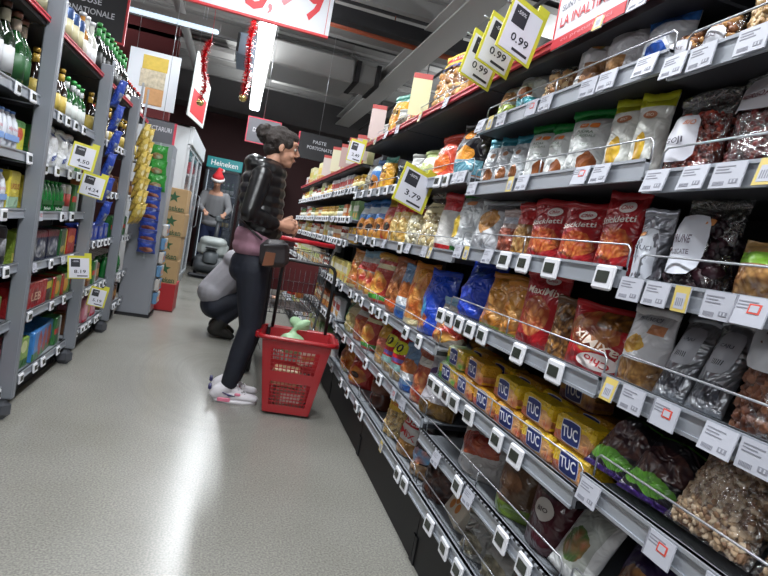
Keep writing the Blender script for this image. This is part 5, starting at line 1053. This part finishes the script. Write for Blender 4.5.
# ================================================================== RED BASKET, TROLLEY, SCRUBBER
def hexa(mb, c8, mi=0):
    mb.add(c8, [(0, 1, 2, 3), (7, 6, 5, 4), (0, 4, 5, 1), (1, 5, 6, 2), (2, 6, 7, 3), (3, 7, 4, 0)], mi)
def build_basket(x, y, rz):
    t = thing('shopping_basket', 'red plastic rolling shopping basket standing on the floor beside the woman', 'basket', (x, y, 0), rz)
    H = .46; wb, db, wt, dt = .27, .25, .40, .33; red = mat('basket_red', '9c111a', .35, coat=.2)
    for wi, nm in enumerate(('front', 'right', 'back', 'left')):
        mb = MB(); nx, ny = [(0, -1), (1, 0), (0, 1), (-1, 0)][wi]; tx, ty = -ny, nx
        def P(s, t_, off=0):
            z = .02+t_*(H-.02); w_ = wb+(wt-wb)*t_; d_ = db+(dt-db)*t_; hw, hd = w_/2, d_/2
            a, c = (hw, hd) if wi % 2 == 0 else (hd, hw)
            return (tx*(s*2-1)*a+nx*(c-off), ty*(s*2-1)*a+ny*(c-off), z)
        def slab(s0, t0, s1, t1): hexa(mb, [P(s0, t0), P(s1, t0), P(s1, t1), P(s0, t1), P(s0, t0, .004), P(s1, t0, .004), P(s1, t1, .004), P(s0, t1, .004)])
        slab(0, 0, 1, .1); slab(0, .42, 1, .56); slab(0, .86, 1, 1); slab(0, .1, .13, .42); slab(.87, .1, 1, .42); slab(0, .56, .13, .86); slab(.87, .56, 1, .86)
        for z0, z1, n in ((.1, .42, 7), (.56, .86, 6)):
            for k in range(1, 11): s0 = .13+.74*k/11; slab(s0-.008, z0, s0+.008, z1)
            for k in range(1, n): q = z0+(z1-z0)*k/n; slab(.13, q-.007, .87, q+.007)
        mb.build('side_wall', red, t)
    MB().bbox(-wb/2, -db/2, .015, wb/2, db/2, .03, .004).build('bottom', red, t)
    mb = MB(); c = [(-1, -1), (1, -1), (1, 1), (-1, 1)]; pts = []
    for (a, b) in c:
        for q in range(4):
            ang = math.atan2(b, a)-PI/4+q*PI/6; pts.append((a*(wt/2-.02)+.035*math.cos(ang), b*(dt/2-.02)+.035*math.sin(ang), H))
    mb.tube(pts, .014, 8, closed=True); mb.build('rim', red, t)
    for sx in (-1, 1): MB().bbox(min(sx*(wt/2), sx*(wt/2+.045)), -.07, H-.035, max(sx*(wt/2), sx*(wt/2+.045)), .07, H+.006, .008).build('side_grip', red, t)
    hp = [(-.165, .17, H-.05), (-.165, .18, .80)]+[(-.165+.05*(1-math.cos(a)), .185, .84+.05*math.sin(a)) for a in (.3, .8, 1.3)]+[(.165-.05*(1-math.cos(a)), .185, .84+.05*math.sin(a)) for a in (1.3, .8, .3)]+[(.165, .18, .80), (.165, .17, H-.05)]
    MB().tube(hp, .011, 8).build('pull_handle', M_black, t)
    MB().bbox(-wt/2+.01, dt/2-.1, H-.05, -wt/2+.03, dt/2-.0, H+.015, .004).build('handle_hinge', M_black, t)
    for sx in (-1, 1):
        for sy in (-1, 1): MB().tube([(sx*.105-.01, sy*.09, .02), (sx*.105+.01, sy*.09, .02)], .02, 10).build('wheel', M_black, t)
    return t
BX, BY, BZr = .46, 3.42, -.12
build_basket(BX, BY, BZr)
t = blob('plastic_bag', [('e', (0, 0, .045), (.085, .07, .065)), ('c', (0, 0, .08), .045, (.0, 0, .125), .014), ('c', (.0, 0, .125), .013, (.03, 0, .16), .022), ('e', (.045, 0, .165), (.055, .025, .028), (0, -.5, 0)), ('e', (.005, .01, .175), (.04, .022, .032), (0, .4, 0)), ('e', (.06, .01, .15), (.035, .02, .02))], mat('bag_green', 'a9cfa4', .3, spec=.6, bump=.9, bscale=35, alpha=.88), None, .005, 2)
t.location = (BX-.03, BY+.02, .36); tag(t, 'knotted pale green plastic bag inside the red basket', 'bag')
t = thing('grocery_pack', 'white and brown pack lying in the red basket', 'pack', (BX+.07, BY+.03, .28), .3)
MB().bbox(-.05, -.04, 0, .05, .04, .10, .01).build('wrapper', mat('pack_pale', 'c8c2b4', .4), t); MB().box(-.04, -.041, .03, .04, -.0395, .07).build('print', mat('pack_brown', '9c6c3c', .4), t)
t = thing('grocery_pack', 'dark pack at the bottom of the red basket', 'pack', (BX-.0, BY, .032), .1)
MB().bbox(-.09, -.07, 0, .09, .07, .12, .012).build('wrapper', mat('pack_dim', '6c5848', .4), t); MB().box(-.06, -.0715, .03, .06, -.0695, .09).build('print', mat('pack_pale'), t)
t = thing('grocery_pack', 'beige pack on top of the dark pack in the red basket', 'pack', (BX-.03, BY, .155), -.2)
MB().bbox(-.08, -.06, 0, .08, .06, .11, .012).build('wrapper', mat('pack_beige', 'b8a078', .4), t); MB().box(-.05, -.0615, .03, .05, -.0595, .08).build('print', mat('pack_brown'), t)

def build_trolley(x, y, rz):
    t = thing('shopping_trolley', 'chrome wire shopping trolley with red handle behind the basket', 'trolley', (x, y, 0), rz)
    M = mat('trolley_wire', '8f9196', .25, .9)
    # basket body corners: rear (near) z .52-1.0 ; front narrower
    def C(s, v, tz):   # s -1..1, v 0 rear..1 front, tz 0..1
        hw = (.24-.03*(1-tz))*(1-.18*v); y_ = .02+v*.78+.0*tz-.06*(1-tz)*(v < .5)+.06*tz*(v > .5)
        z0 = .46+.08*v; z1 = .94-.05*v; return (s*hw, y_, z0+(z1-z0)*tz)
    for nm, fn in (('left', lambda a, b: C(-1, a, b)), ('right', lambda a, b: C(1, a, b)), ('front', lambda a, b: C(2*a-1, 1, b)), ('rear', lambda a, b: C(2*a-1, 0, b)), ('floor', lambda a, b: C(2*a-1, b, 0))):
        b = MB(); n = 18 if nm in ('left', 'right') else 12
        for i in range(n+1): b.tube([fn(i/n, 0), fn(i/n, 1)], .0022, 4, cap=False)
        for q in (0, .25, .5, .75, 1): b.tube([fn(0, q), fn(1, q)], .0032 if q in (0, 1) else .0024, 4, cap=False)
        o = b.build('wire_panel', M, t)
    b = MB().tube([(-.27, -.06, 1.0), (.27, -.06, 1.0)], .017, 10); b.build('handle_bar', mat('handle_red', 'b81c28', .4), t)
    for sx in (-1, 1):
        MB().bbox(sx*.27-.025, -.09, .965, sx*.27+.025, -.03, 1.03, .01).build('handle_end', mat('handle_grey', '7c7e84', .4), t)
        MB().tube([(sx*.26, -.05, .98), (sx*.25, .02, .92), (sx*.23, .04, .5), (sx*.22, .05, .36)], .010, 8).build('side_frame', M, t)
        MB().tube([(sx*.22, .05, .36), (sx*.25, -.02, .14), (sx*.2, .78, .16)], .011, 8).build('base_rail', M, t)
    MB().bbox(-.17, .0, .62, .17, .014, .86, .004).build('child_seat_flap', mat('flap_red', '541418', .45), t)
    MB().box(-.2, .1, .47, .2, .6, .475).build('floor_tone', mat('trolley_shadow', '3c3230', .6), t)  # dark sheet added as the shade on the wire basket's bottom
    b = MB()
    for i in range(9): b.tube([(-.21+.0525*i, .0, .17), (-.18+.045*i, .76, .17)], .003, 4)
    b.build('lower_rack', M, t)
    for sx in (-1, 1):
        for yy in (-.02, .74):
            c = MB().tube([(sx*.23-.014, yy, .065), (sx*.23+.014, yy, .065)], .062, 14); c.build('wheel', mat('tyre', '1c1c1e', .5), t)
            MB().box(sx*.23-.022, yy-.015, .06, sx*.23+.022, yy+.015, .15).build('castor_fork', M, t)
    return t
build_trolley(.47, 4.25, .06)
for i, (dx, dy, c, n, h) in enumerate(((-.08, .45, 'c8c4b0', 'cream', .17), (.07, .5, 'b83428', 'red', .14), (-.02, .62, 'c8b44c', 'yellow', .2), (.1, .35, 'c87838', 'orange', .12), (-.12, .3, 'd0d0cc', 'white', .16))):
    t = thing('grocery_pack', n+' grocery pack standing in the wire trolley', 'pack', (.47+dx, 4.25+dy, .545), i*.5)
    MB().bbox(-.045, -.03, 0, .045, .03, h, .006).build('wrapper', mat('gp_'+c, c, .4), t); MB().box(-.03, -.031, h*.3, .03, -.0295, h*.7).build('print', mat('pack_pale'), t)

SX, SY = -.30, 9.75
t = thing('floor_scrubber', 'grey walk behind floor scrubber pushed down the aisle', 'cleaning machine', (SX, SY, 0), -.05)
blob('tank', [('b', -.24, .02, .34, .24, .5, .62, .08), ('c', (-.1, .1, .6), .12, (.1, .1, .6), .12, (1, 1, .7)), ('b', -.2, .1, .56, .2, .45, .66, .06)], mat('tank_grey', 'a9b0ae', .35), t, .014, 6)
blob('lower_body', [('b', -.26, -.02, .08, .26, .5, .37, .05), ('c', (-.16, .0, .2), .1, (.16, .0, .2), .1)], mat('scrub_dark', '3e4246', .4), t, .014, 5)
MB().lathe([(.11, 0), (.12, .01), (.12, .14), (.06, .2), (.001, .2)], 18, (0, -.03, .27)).build('front_dome', mat('dome_grey', '5c6266', .35), t)
MB().bbox(-.3, -.14, .02, .3, -.02, .07, .02).build('squeegee', mat('navy_black', '14161e', .5), t); MB().box(-.09, -.165, .5, .09, .018, .51).build('lid_line', M_dark, t)
for sx in (-1, 1): MB().tube([(sx*.24-.02, .3, .1), (sx*.24+.02, .3, .1)], .1, 14).build('wheel', mat('tyre'), t)
MB().tube([(0, .35, .6), (0, .5, .95)], .035, 10).build('steering_column', mat('scrub_dark'), t); MB().tube([(-.17, .52, 1.02), (-.1, .5, 1.0), (.1, .5, 1.0), (.17, .52, 1.02)], .016, 8).build('handle_bar', M_black, t)
MB().bbox(-.06, .44, .93, .06, .52, 1.03, .02).build('control_box', mat('dome_grey'), t)

# ================================================================== PEOPLE
def hand(cx, palm, wrist, fdir, curl, th, r=.0085, L=.07, side=(0, 0, 1)):
    """parts of a hand: palm slab from wrist, four fingers of unequal length bending twice, and a thumb"""
    w_ = Vector(wrist); p = Vector(palm); f = Vector(fdir).normalized(); s_ = Vector(side).normalized(); c = Vector(curl).normalized(); out = []
    out.append(('c', w_, .024, p, .028))
    for i in range(4):
        o = (i-1.5)*.018; out.append(('c', w_+(p-w_)*.4+s_*o*.7, .015, p+s_*o, .014)); ln = L*(.9, 1.0, .95, .75)[i]
        a = p+s_*o+f*.012; b = a+(f*.8+c*.35).normalized()*ln*.42; d = b+(f*.25+c*.95).normalized()*ln*.33; e = d+(c*.9-f*.35).normalized()*ln*.25
        out += [('c', a, r*1.08, b, r), ('c', b, r, d, r*.92), ('c', d, r*.92, e, r*.78)]
    tb = w_+(p-w_)*.45+s_*.026; tm = tb+(f*.8+s_*.3+Vector(th)*.4).normalized()*.032; te = tm+(f*.6+Vector(th)*.8).normalized()*.027
    out += [('c', tb, .013, tm, .0105), ('c', tm, .0105, te, .009)]; return out
def head_parts(c, fx, s=1.0, down=0.):
    """head looking along +x of its own frame; fx = rotation about z"""
    R = Matrix.Rotation(fx, 3, 'Z') @ Matrix.Rotation(down, 3, 'Y'); c = Vector(c)
    def P(x, y, z): return c+R@Vector((x, y, z))*s
    E = (R.to_euler().x, R.to_euler().y, R.to_euler().z); out = []
    def e(x, y, z, a, b, d): out.append(('e', P(x, y, z), (a*s, b*s, d*s), E))
    e(-.005, 0, .025, .093, .075, .088); e(.025, 0, -.03, .062, .058, .075); e(.045, 0, -.075, .042, .040, .036); e(.068, 0, -.092, .018, .020, .016)
    e(.066, 0, .045, .028, .056, .020); e(.064, .034, -.03, .022, .020, .022); e(.064, -.034, -.03, .022, .020, .022)
    out.append(('c', P(.084, 0, .024), .008*s, P(.109, 0, -.012), .0105*s)); e(.1, .011, -.022, .011, .009, .008); e(.1, -.011, -.022, .011, .009, .008)
    e(.086, 0, -.05, .012, .024, .0065); e(.085, 0, -.06, .012, .021, .0075)
    for sy in (-1, 1): e(-.01, sy*.077, -.005, .017, .007, .030); e(-.004, sy*.079, -.024, .009, .006, .011)
    return out, P, R
def face_bits(par, P, s=1.0, brow='2a1f1a'):
    for sy in (-1, 1):
        m = MB(); b = P(.0785, sy*.031, .012); m.lathe([(.001, -.012*s), (.006*s, -.007*s), (.009*s, 0), (.006*s, .007*s), (.001, .012*s)], 10, b).build('eye', mat('eye_white', 'c8c2ba', .2), par)
        q = P(.0848, sy*.033, .012); MB().lathe([(.001, -.005*s), (.0035*s, -.003*s), (.0045*s, 0), (.0035*s, .003*s), (.001, .005*s)], 8, q).build('iris', mat('iris', '24180f', .15), par)
        MB().tube([P(.093, sy*.016, .034), P(.090, sy*.034, .039), P(.078, sy*.050, .033)], [.003*s, .0035*s, .002*s], 6).build('eyebrow', mat('brow_'+brow, brow, .8), par)
    MB().tube([P(.097, -.018, -.055), P(.1005, 0, -.0545), P(.097, .018, -.055)], [.002, .0045, .002], 6).build('lips', mat('lips', '8e4a44', .4), par)
M_skin = mat('skin', 'b98a72', .5, vary=.06, vscale=20)
# --- the woman
W = thing('person', 'woman in black puffer jacket, jeans and pink white sneakers studying the right shelves', 'person', (.14, 3.55, 0))
ox, oy = -.14, -3.55
def L3(x, y, z): return (x+ox, y+oy, z)
hp, HP, HR = head_parts(L3(.195, 3.55, 1.535), .0, .93, .12)
body = hp+[('c', L3(.11, 3.55, 1.36), .06, L3(.165, 3.55, 1.47), .047), ('c', L3(.12, 3.55, 1.0), .09, L3(.12, 3.55, 1.28), .10, (1, 1.2, 1)), ('e', L3(.12, 3.55, .86), (.09, .13, .12)),
  ('c', L3(.11, 3.42, 1.33), .05, L3(.07, 3.35, 1.12), .04), ('c', L3(.07, 3.35, 1.12), .038, L3(.235, 3.42, 1.088), .026), ('c', L3(.11, 3.68, 1.33), .05, L3(.08, 3.74, 1.12), .04), ('c', L3(.08, 3.74, 1.12), .038, L3(.25, 3.60, 1.09), .026)]
for (dy, dx) in ((-.085, 0), (.085, .0)):
    body += [('c', L3(.13+dx, 3.55+dy, .82), .082, L3(.18+dx, 3.55+dy, .45), .052), ('c', L3(.18+dx, 3.55+dy, .45), .05, L3(.115+dx, 3.55+dy, .1), .034), ('c', L3(.10+dx, 3.55+dy, .06), .028, L3(.20+dx, 3.55+dy, .045), .022, (1, 1, .7))]
body += hand(0, L3(.305, 3.455, 1.085), L3(.235, 3.42, 1.088), (1, .3, .05), (0, .75, -.65), (0, .6, .3))+hand(0, L3(.315, 3.54, 1.10), L3(.25, 3.60, 1.09), (1, -.45, .15), (.1, -.7, -.5), (0, -.6, .4))
bo = blob('body', body, M_skin, W, .0042, 3)
face_bits(W, HP, .93)
hr = [('e', HP(-.028, 0, .035), (.088, .081, .088)), ('e', HP(.02, 0, .075), (.065, .062, .042)), ('e', HP(-.07, 0, -.02), (.045, .065, .05))]
rnd = random.Random(3)
for i in range(46):
    a = rnd.uniform(0, 2*PI); b = rnd.uniform(-.4, 1.4); d = Vector((math.cos(a)*math.cos(b), math.sin(a)*math.cos(b), math.sin(b)))
    p = Vector((-.03+d.x*.086, d.y*.078, .035+d.z*.085))
    if p.x > .03 and p.z < .075: continue
    hr.append(('e', HP(*p), (.018, .018, .014)))
for i in range(26):
    a = rnd.uniform(0, 2*PI); b = rnd.uniform(-1.5, 1.5); d = Vector((math.cos(a)*math.cos(b), math.sin(a)*math.cos(b), math.sin(b)))*.046
    hr.append(('e', HP(-.125+d.x, d.y, .055+d.z), (.02, .02, .018)))
hr += [('e', HP(-.125, 0, .055), (.045, .048, .045)), ('e', HP(.026, -.062, .034), (.03, .014, .034)), ('e', HP(.026, .062, .034), (.03, .014, .034))]
blob('hair', hr, mat('hair_brown', '261d19', .6, bump=.9, bscale=160, vary=.35, vscale=70), W, .006, 2)
jk = []
for i in range(7):
    z = 1.035+i*.058; f = i/6; xb = .035-.055*math.sin(f*PI*.75); xf = .283-.03*f; wy = .175+.02*math.sin(f*PI)-(.02 if i == 6 else 0)
    jk.append(('e', L3((xb+xf)/2, 3.55, z), ((xf-xb)/2-.004, wy-.012, .07)))
jk += [('c', L3(.12, 3.55, 1.06), .105, L3(.11, 3.55, 1.36), .10, (1, 1.45, 1)), ('e', L3(.10, 3.55, 1.40), (.10, .15, .05)), ('e', L3(.055, 3.55, 1.42), (.065, .11, .05)), ('e', L3(.13, 3.55, 1.425), (.085, .08, .04))]
for (sy, el, wr, rr) in ((-1, (.062, 3.335, 1.125), (.215, 3.41, 1.09), 1), (1, (.08, 3.75, 1.125), (.225, 3.61, 1.09), 1)):
    sh = Vector((.10, 3.55+sy*.155, 1.345)); e = Vector(el); w2 = Vector(wr)
    for i in range(6): p = sh.lerp(e, i/5); jk.append(('e', L3(*p), (.062-.004*i*.6, .052-.003*i*.6, .05)))
    jk.append(('c', L3(*sh), .056, L3(*e), .05))
    for i in range(5): p = e.lerp(w2, i/4); jk.append(('e', L3(*p), (.028, .052-.004*i, .053-.004*i)))
    jk.append(('c', L3(*e), .044, L3(*w2), .033))
blob('jacket', jk, mat('jacket_black', '0c0c0f', .33, spec=.55, bump=.55, bscale=9), W, .006, 2)
blob('collar', [('e', L3(.095, 3.55, 1.435), (.065, .07, .022)), ('e', L3(.16, 3.55, 1.43), (.05, .05, .02))], mat('collar_pink', 'a88890', .8), W, .006, 3)
blob('shirt', [('e', L3(.125, 3.55, .985), (.125, .165, .11)), ('e', L3(.115, 3.55, .93), (.118, .165, .075)), ('b', .03+ox, 3.41+oy, .865, .205+ox, 3.69+oy, .96, .05)], mat('shirt_pink', '9c7484', .85, bump=.2, bscale=20), W, .007, 5)
jn = [('e', L3(.125, 3.55, .83), (.122, .165, .10)), ('e', L3(.10, 3.55, .79), (.10, .155, .085))]
for (dy, dx) in ((-.085, 0), (.085, .03)):
    jn += [('c', L3(.138+dx, 3.55+dy, .80), .098, L3(.155+dx, 3.55+dy, .66), .088), ('c', L3(.155+dx, 3.55+dy, .66), .088, L3(.178+dx, 3.55+dy, .46), .066), ('c', L3(.178+dx, 3.55+dy, .46), .066, L3(.145+dx, 3.55+dy, .30), .062), ('c', L3(.145+dx, 3.55+dy, .30), .062, L3(.112+dx, 3.55+dy, .12), .050)]
    for z in (.15, .19, .24): jn.append(('e', L3(.115+dx+(z-.12)*.2, 3.55+dy, z), (.056, .054, .014)))
blob('jeans', jn, mat('denim_dark', '0d1220', .75, bump=.3, bscale=30, vary=.3, vscale=7), W, .008, 4)
def sneaker(dx, dy, yw=0):
    x, y = .10+dx, 3.55+dy
    def q(a, b, c): return L3(x+a, y+b, c)
    blob('shoe', [('c', q(-.06, 0, .045), .036, q(.08, 0, .04), .036, (1, 1, .9)), ('c', q(.08, 0, .04), .036, q(.165, 0, .034), .03, (1, 1.15, .75)), ('c', q(-.045, 0, .06), .042, q(.0, 0, .09), .042), ('c', q(.02, 0, .085), .028, q(.07, 0, .06), .03)], mat('shoe_white', 'cfcbd0', .5), W, .005, 3)
    MB().add([], []); m = MB(); n = 14; pts = []
    for k in range(n): a = 2*PI*k/n; pts.append((math.cos(a)*(.14 if math.cos(a) > 0 else .115)+.045, math.sin(a)*.043))
    vs = [q(a, b, .0) for a, b in pts]+[q(a*1.01, b*1.04, .022) for a, b in pts]; m.add(vs, [tuple(range(n-1, -1, -1)), tuple(range(n, 2*n))]+[(k, (k+1) % n, n+(k+1) % n, n+k) for k in range(n)], 0, True); m.build('sole', mat('sole_white', 'd8d4d8', .5), W)
    pk = mat('shoe_pink', 'd87890', .5); nv = mat('shoe_navy', '2a2658', .5)
    for sy in (-1, 1):
        y0, y1 = sorted((sy*.038, sy*.0465)); MB().bbox(x-.045+ox, y+y0+oy, .012, x+.03+ox, y+y1+oy, .036, .006).build('pink_panel', pk, W)
        y0, y1 = sorted((sy*.030, sy*.0415)); MB().bbox(x+.05+ox, y+y0+oy, .05, x+.085+ox, y+y1+oy, .068, .006).build('pink_patch', pk, W)
        MB().tube([q(-.02, sy*.043, .068), q(.02, sy*.043, .053), q(.055, sy*.041, .05)], [.003, .006, .002], 6).build('navy_mark', nv, W)
    MB().bbox(x-.105+ox, y-.025+oy, .07, x-.085+ox, y+.025+oy, .1, .006).build('heel_patch', nv, W)
    b = MB()
    for k in range(5): b.tube([q(.03+k*.02, -.024, .104-k*.010), q(.035+k*.02, 0, .115-k*.012), q(.03+k*.02, .024, .104-k*.010)], .0035, 5)
    for sy in (-1, 1): b.tube([q(.04, 0, .112), q(.055, sy*.02, .122), q(.07, sy*.03, .105), q(.055, sy*.012, .105)], .003, 5)
    b.build('laces', mat('shoe_white'), W)
sneaker(0, -.085); sneaker(.0, .085)
t = blob('waist_bag', [('b', -.075, -.03, -.075, .075, .03, .06, .025), ('b', -.06, -.036, .01, .06, .02, .068, .02)], mat('bag_dark', '2c282a', .45, bump=.2, bscale=30), None, .006, 4)
t.scale = (1.12,)*3; t.location = (.235, 3.33, .93); t.rotation_euler = (0, -.12, .1)
tag(t, 'small dark crossbody bag with brown patch hanging at the woman hip', 'bag')
MB().prism([(-.065, -.065), (-.01, -.06), (.0, .0), (-.05, .005)], -.041, -.0355).build('brown_patch', mat('leather_brown', '6c4028', .5), t)
MB().prism([(-.06, .035), (.06, .045), (.06, .052), (-.06, .042)], -.04, -.034).build('zip', mat('zip_grey', '6c6c70', .4, .5), t)
MB().tube([(-.06, .03, .06), (-.13, .08, .12), (-.17, .12, .16)], .006, 6).build('strap', mat('bag_dark'), t)

# --- the crouching person
K = thing('person', 'crouching person in grey top, jeans and black boots behind the woman', 'person', (0, 5.2, 0))
def K3(x, y, z): return (x, y, z)
hd, KP, _ = head_parts(K3(.27, 0, .80), .0, .95, .9)
bd = hd+[('c', K3(-.04, 0, .35), .10, K3(.14, 0, .68), .12, (1, 1.2, 1)), ('c', K3(.16, 0, .68), .055, K3(.24, 0, .74), .045)]
for sy in (-1, 1):
    bd += [('c', K3(-.03, sy*.1, .27), .07, K3(.26, sy*.13, .40), .05), ('c', K3(.26, sy*.13, .40), .05, K3(.03, sy*.12, .14), .035), ('c', K3(.02, sy*.12, .1), .03, K3(.08, sy*.12, .05), .022), ('c', K3(.15, sy*.19, .64), .05, K3(.28, sy*.22, .46), .04), ('c', K3(.28, sy*.22, .46), .036, K3(.42, sy*.12, .42), .026)]
    bd += hand(0, K3(.485, sy*.10, .40), K3(.42, sy*.12, .42), (1, 0, -.2), (.2, 0, -1), (0, -sy*.4, 0), side=(0, -sy, .1))
blob('body', bd, M_skin, K, .008, 4); face_bits(K, KP, .95)
blob('hair', [('e', KP(-.02, 0, .04), (.095, .085, .088)), ('e', KP(-.06, 0, .0), (.06, .07, .06))], mat('hair_dark', '1c1816', .7, bump=.6, bscale=120), K, .01, 3)
blob('sweater', [('c', K3(-.06, 0, .40), .145, K3(.11, 0, .66), .14, (1, 1.2, 1)), ('e', K3(-.075, 0, .39), (.14, .195, .13)), ('e', K3(.08, 0, .70), (.12, .2, .1)), ('c', K3(.13, -.19, .66), .07, K3(.28, -.23, .46), .055), ('c', K3(.28, -.23, .46), .053, K3(.40, -.13, .43), .038), ('c', K3(.13, .19, .66), .07, K3(.28, .23, .46), .055), ('c', K3(.28, .23, .46), .053, K3(.40, .13, .43), .038)], mat('sweater_grey', '8c8a90', .85, bump=.4, bscale=14), K, .011, 5)
jn = [('e', K3(-.045, 0, .28), (.13, .19, .125))]
for sy in (-1, 1): jn += [('c', K3(-.04, sy*.1, .27), .095, K3(.26, sy*.13, .40), .07), ('c', K3(.26, sy*.13, .40), .068, K3(.03, sy*.12, .15), .052)]
blob('jeans', jn, mat('denim_dark'), K, .011, 4)
for sy in (-1, 1): blob('boot', [('c', K3(.045, sy*.12, .165), .055, K3(.02, sy*.12, .10), .052), ('c', K3(.02, sy*.12, .09), .045, K3(.10, sy*.12, .05), .04), ('c', K3(.01, sy*.12, .13), .05, K3(-.03, sy*.12, .08), .048), ('c', K3(-.02, sy*.12, .06), .04, K3(.13, sy*.12, .035), .035, (1, 1.1, .9))], mat('boot_black', '16130f', .6), K, .009, 3)
K.location = (-.02, 5.35, 0)

# --- the man in the Santa hat
G = thing('person', 'man in grey sweater and red Santa hat pushing the floor scrubber', 'person', (-.40, 10.55, 0))
hd, GP, _ = head_parts((0, -.16, 1.60), -PI/2, 1.0, .55)
bd = hd+[('c', (0, -.05, 1.42), .065, (0, -.12, 1.54), .052), ('c', (0, .08, .92), .12, (0, -.02, 1.34), .125, (1.35, .9, 1)), ('c', (-.17, -.02, 1.37), .055, (-.22, -.08, 1.14), .045), ('c', (-.22, -.08, 1.14), .042, (-.13, -.27, 1.07), .03), ('c', (.17, -.02, 1.37), .055, (.24, -.08, 1.15), .045), ('c', (.24, -.08, 1.15), .042, (.20, -.27, 1.07), .03)]
for sx in (-1, 1): bd += [('c', (sx*.09, .1, .88), .085, (sx*.1, .12, .48), .06), ('c', (sx*.1, .12, .48), .058, (sx*.1, .18, .1), .04), ('c', (sx*.1, .16, .05), .035, (sx*.1, .02, .04), .03)]
bd += hand(0, (-.10, -.34, 1.05), (-.13, -.27, 1.07), (.1, -1, -.2), (0, .2, -1), (.4, 0, 0), side=(1, 0, 0))+hand(0, (.18, -.34, 1.05), (.2, -.27, 1.07), (-.1, -1, -.2), (0, .2, -1), (-.4, 0, 0), side=(-1, 0, 0))
blob('body', bd, M_skin, G, .008, 4); face_bits(G, GP)
sw = [('c', (0, .07, .95), .135, (0, -.01, 1.32), .14, (1.35, .9, 1)), ('e', (0, -.01, 1.36), (.20, .11, .075)), ('e', (0, .06, .88), (.18, .13, .07)),
  ('c', (-.17, -.02, 1.36), .075, (-.235, -.08, 1.14), .06), ('c', (-.235, -.08, 1.14), .058, (-.15, -.24, 1.075), .04), ('c', (.17, -.02, 1.36), .075, (.255, -.08, 1.15), .06), ('c', (.255, -.08, 1.15), .058, (.21, -.24, 1.075), .04)]
blob('sweater', sw, mat('sweater_mid', '78797c', .9, bump=.3, bscale=20), G, .011, 5)
jn = [('e', (0, .1, .82), (.16, .115, .12))]
for sx in (-1, 1): jn += [('c', (sx*.09, .1, .8), .1, (sx*.1, .12, .48), .075), ('c', (sx*.1, .12, .48), .072, (sx*.1, .17, .1), .055)]
blob('jeans', jn, mat('denim_blue', '1e2a4c', .8), G, .011, 4)
for sx in (-1, 1): blob('shoe', [('c', (sx*.1, .18, .06), .042, (sx*.1, .02, .042), .038, (1.1, 1, .9))], mat('boot_black'), G, .01, 3)
blob('hat_crown', [('e', GP(-.02, 0, .06), (.10, .095, .085)), ('c', GP(-.03, 0, .1), .075, GP(-.07, .0, .19), .035), ('c', GP(-.07, 0, .19), .03, GP(-.13, .05, .16), .02)], mat('hat_red', 'c02028', .8), G, .01, 4)
b = MB(); b.tube([GP(-.02+.098*math.cos(a), .09*math.sin(a), .035+.012*math.cos(a)) for a in [2*PI*k/16 for k in range(16)]], .026, 8, closed=True); b.build('hat_band', mat('hat_white', 'd8d4d4', .9, bump=.5, bscale=80), G)
MB().lathe([(.001, -.03), (.02, -.022), (.03, 0), (.02, .022), (.001, .03)], 12, GP(-.14, .06, .14)).build('hat_pompom', mat('hat_white'), G)
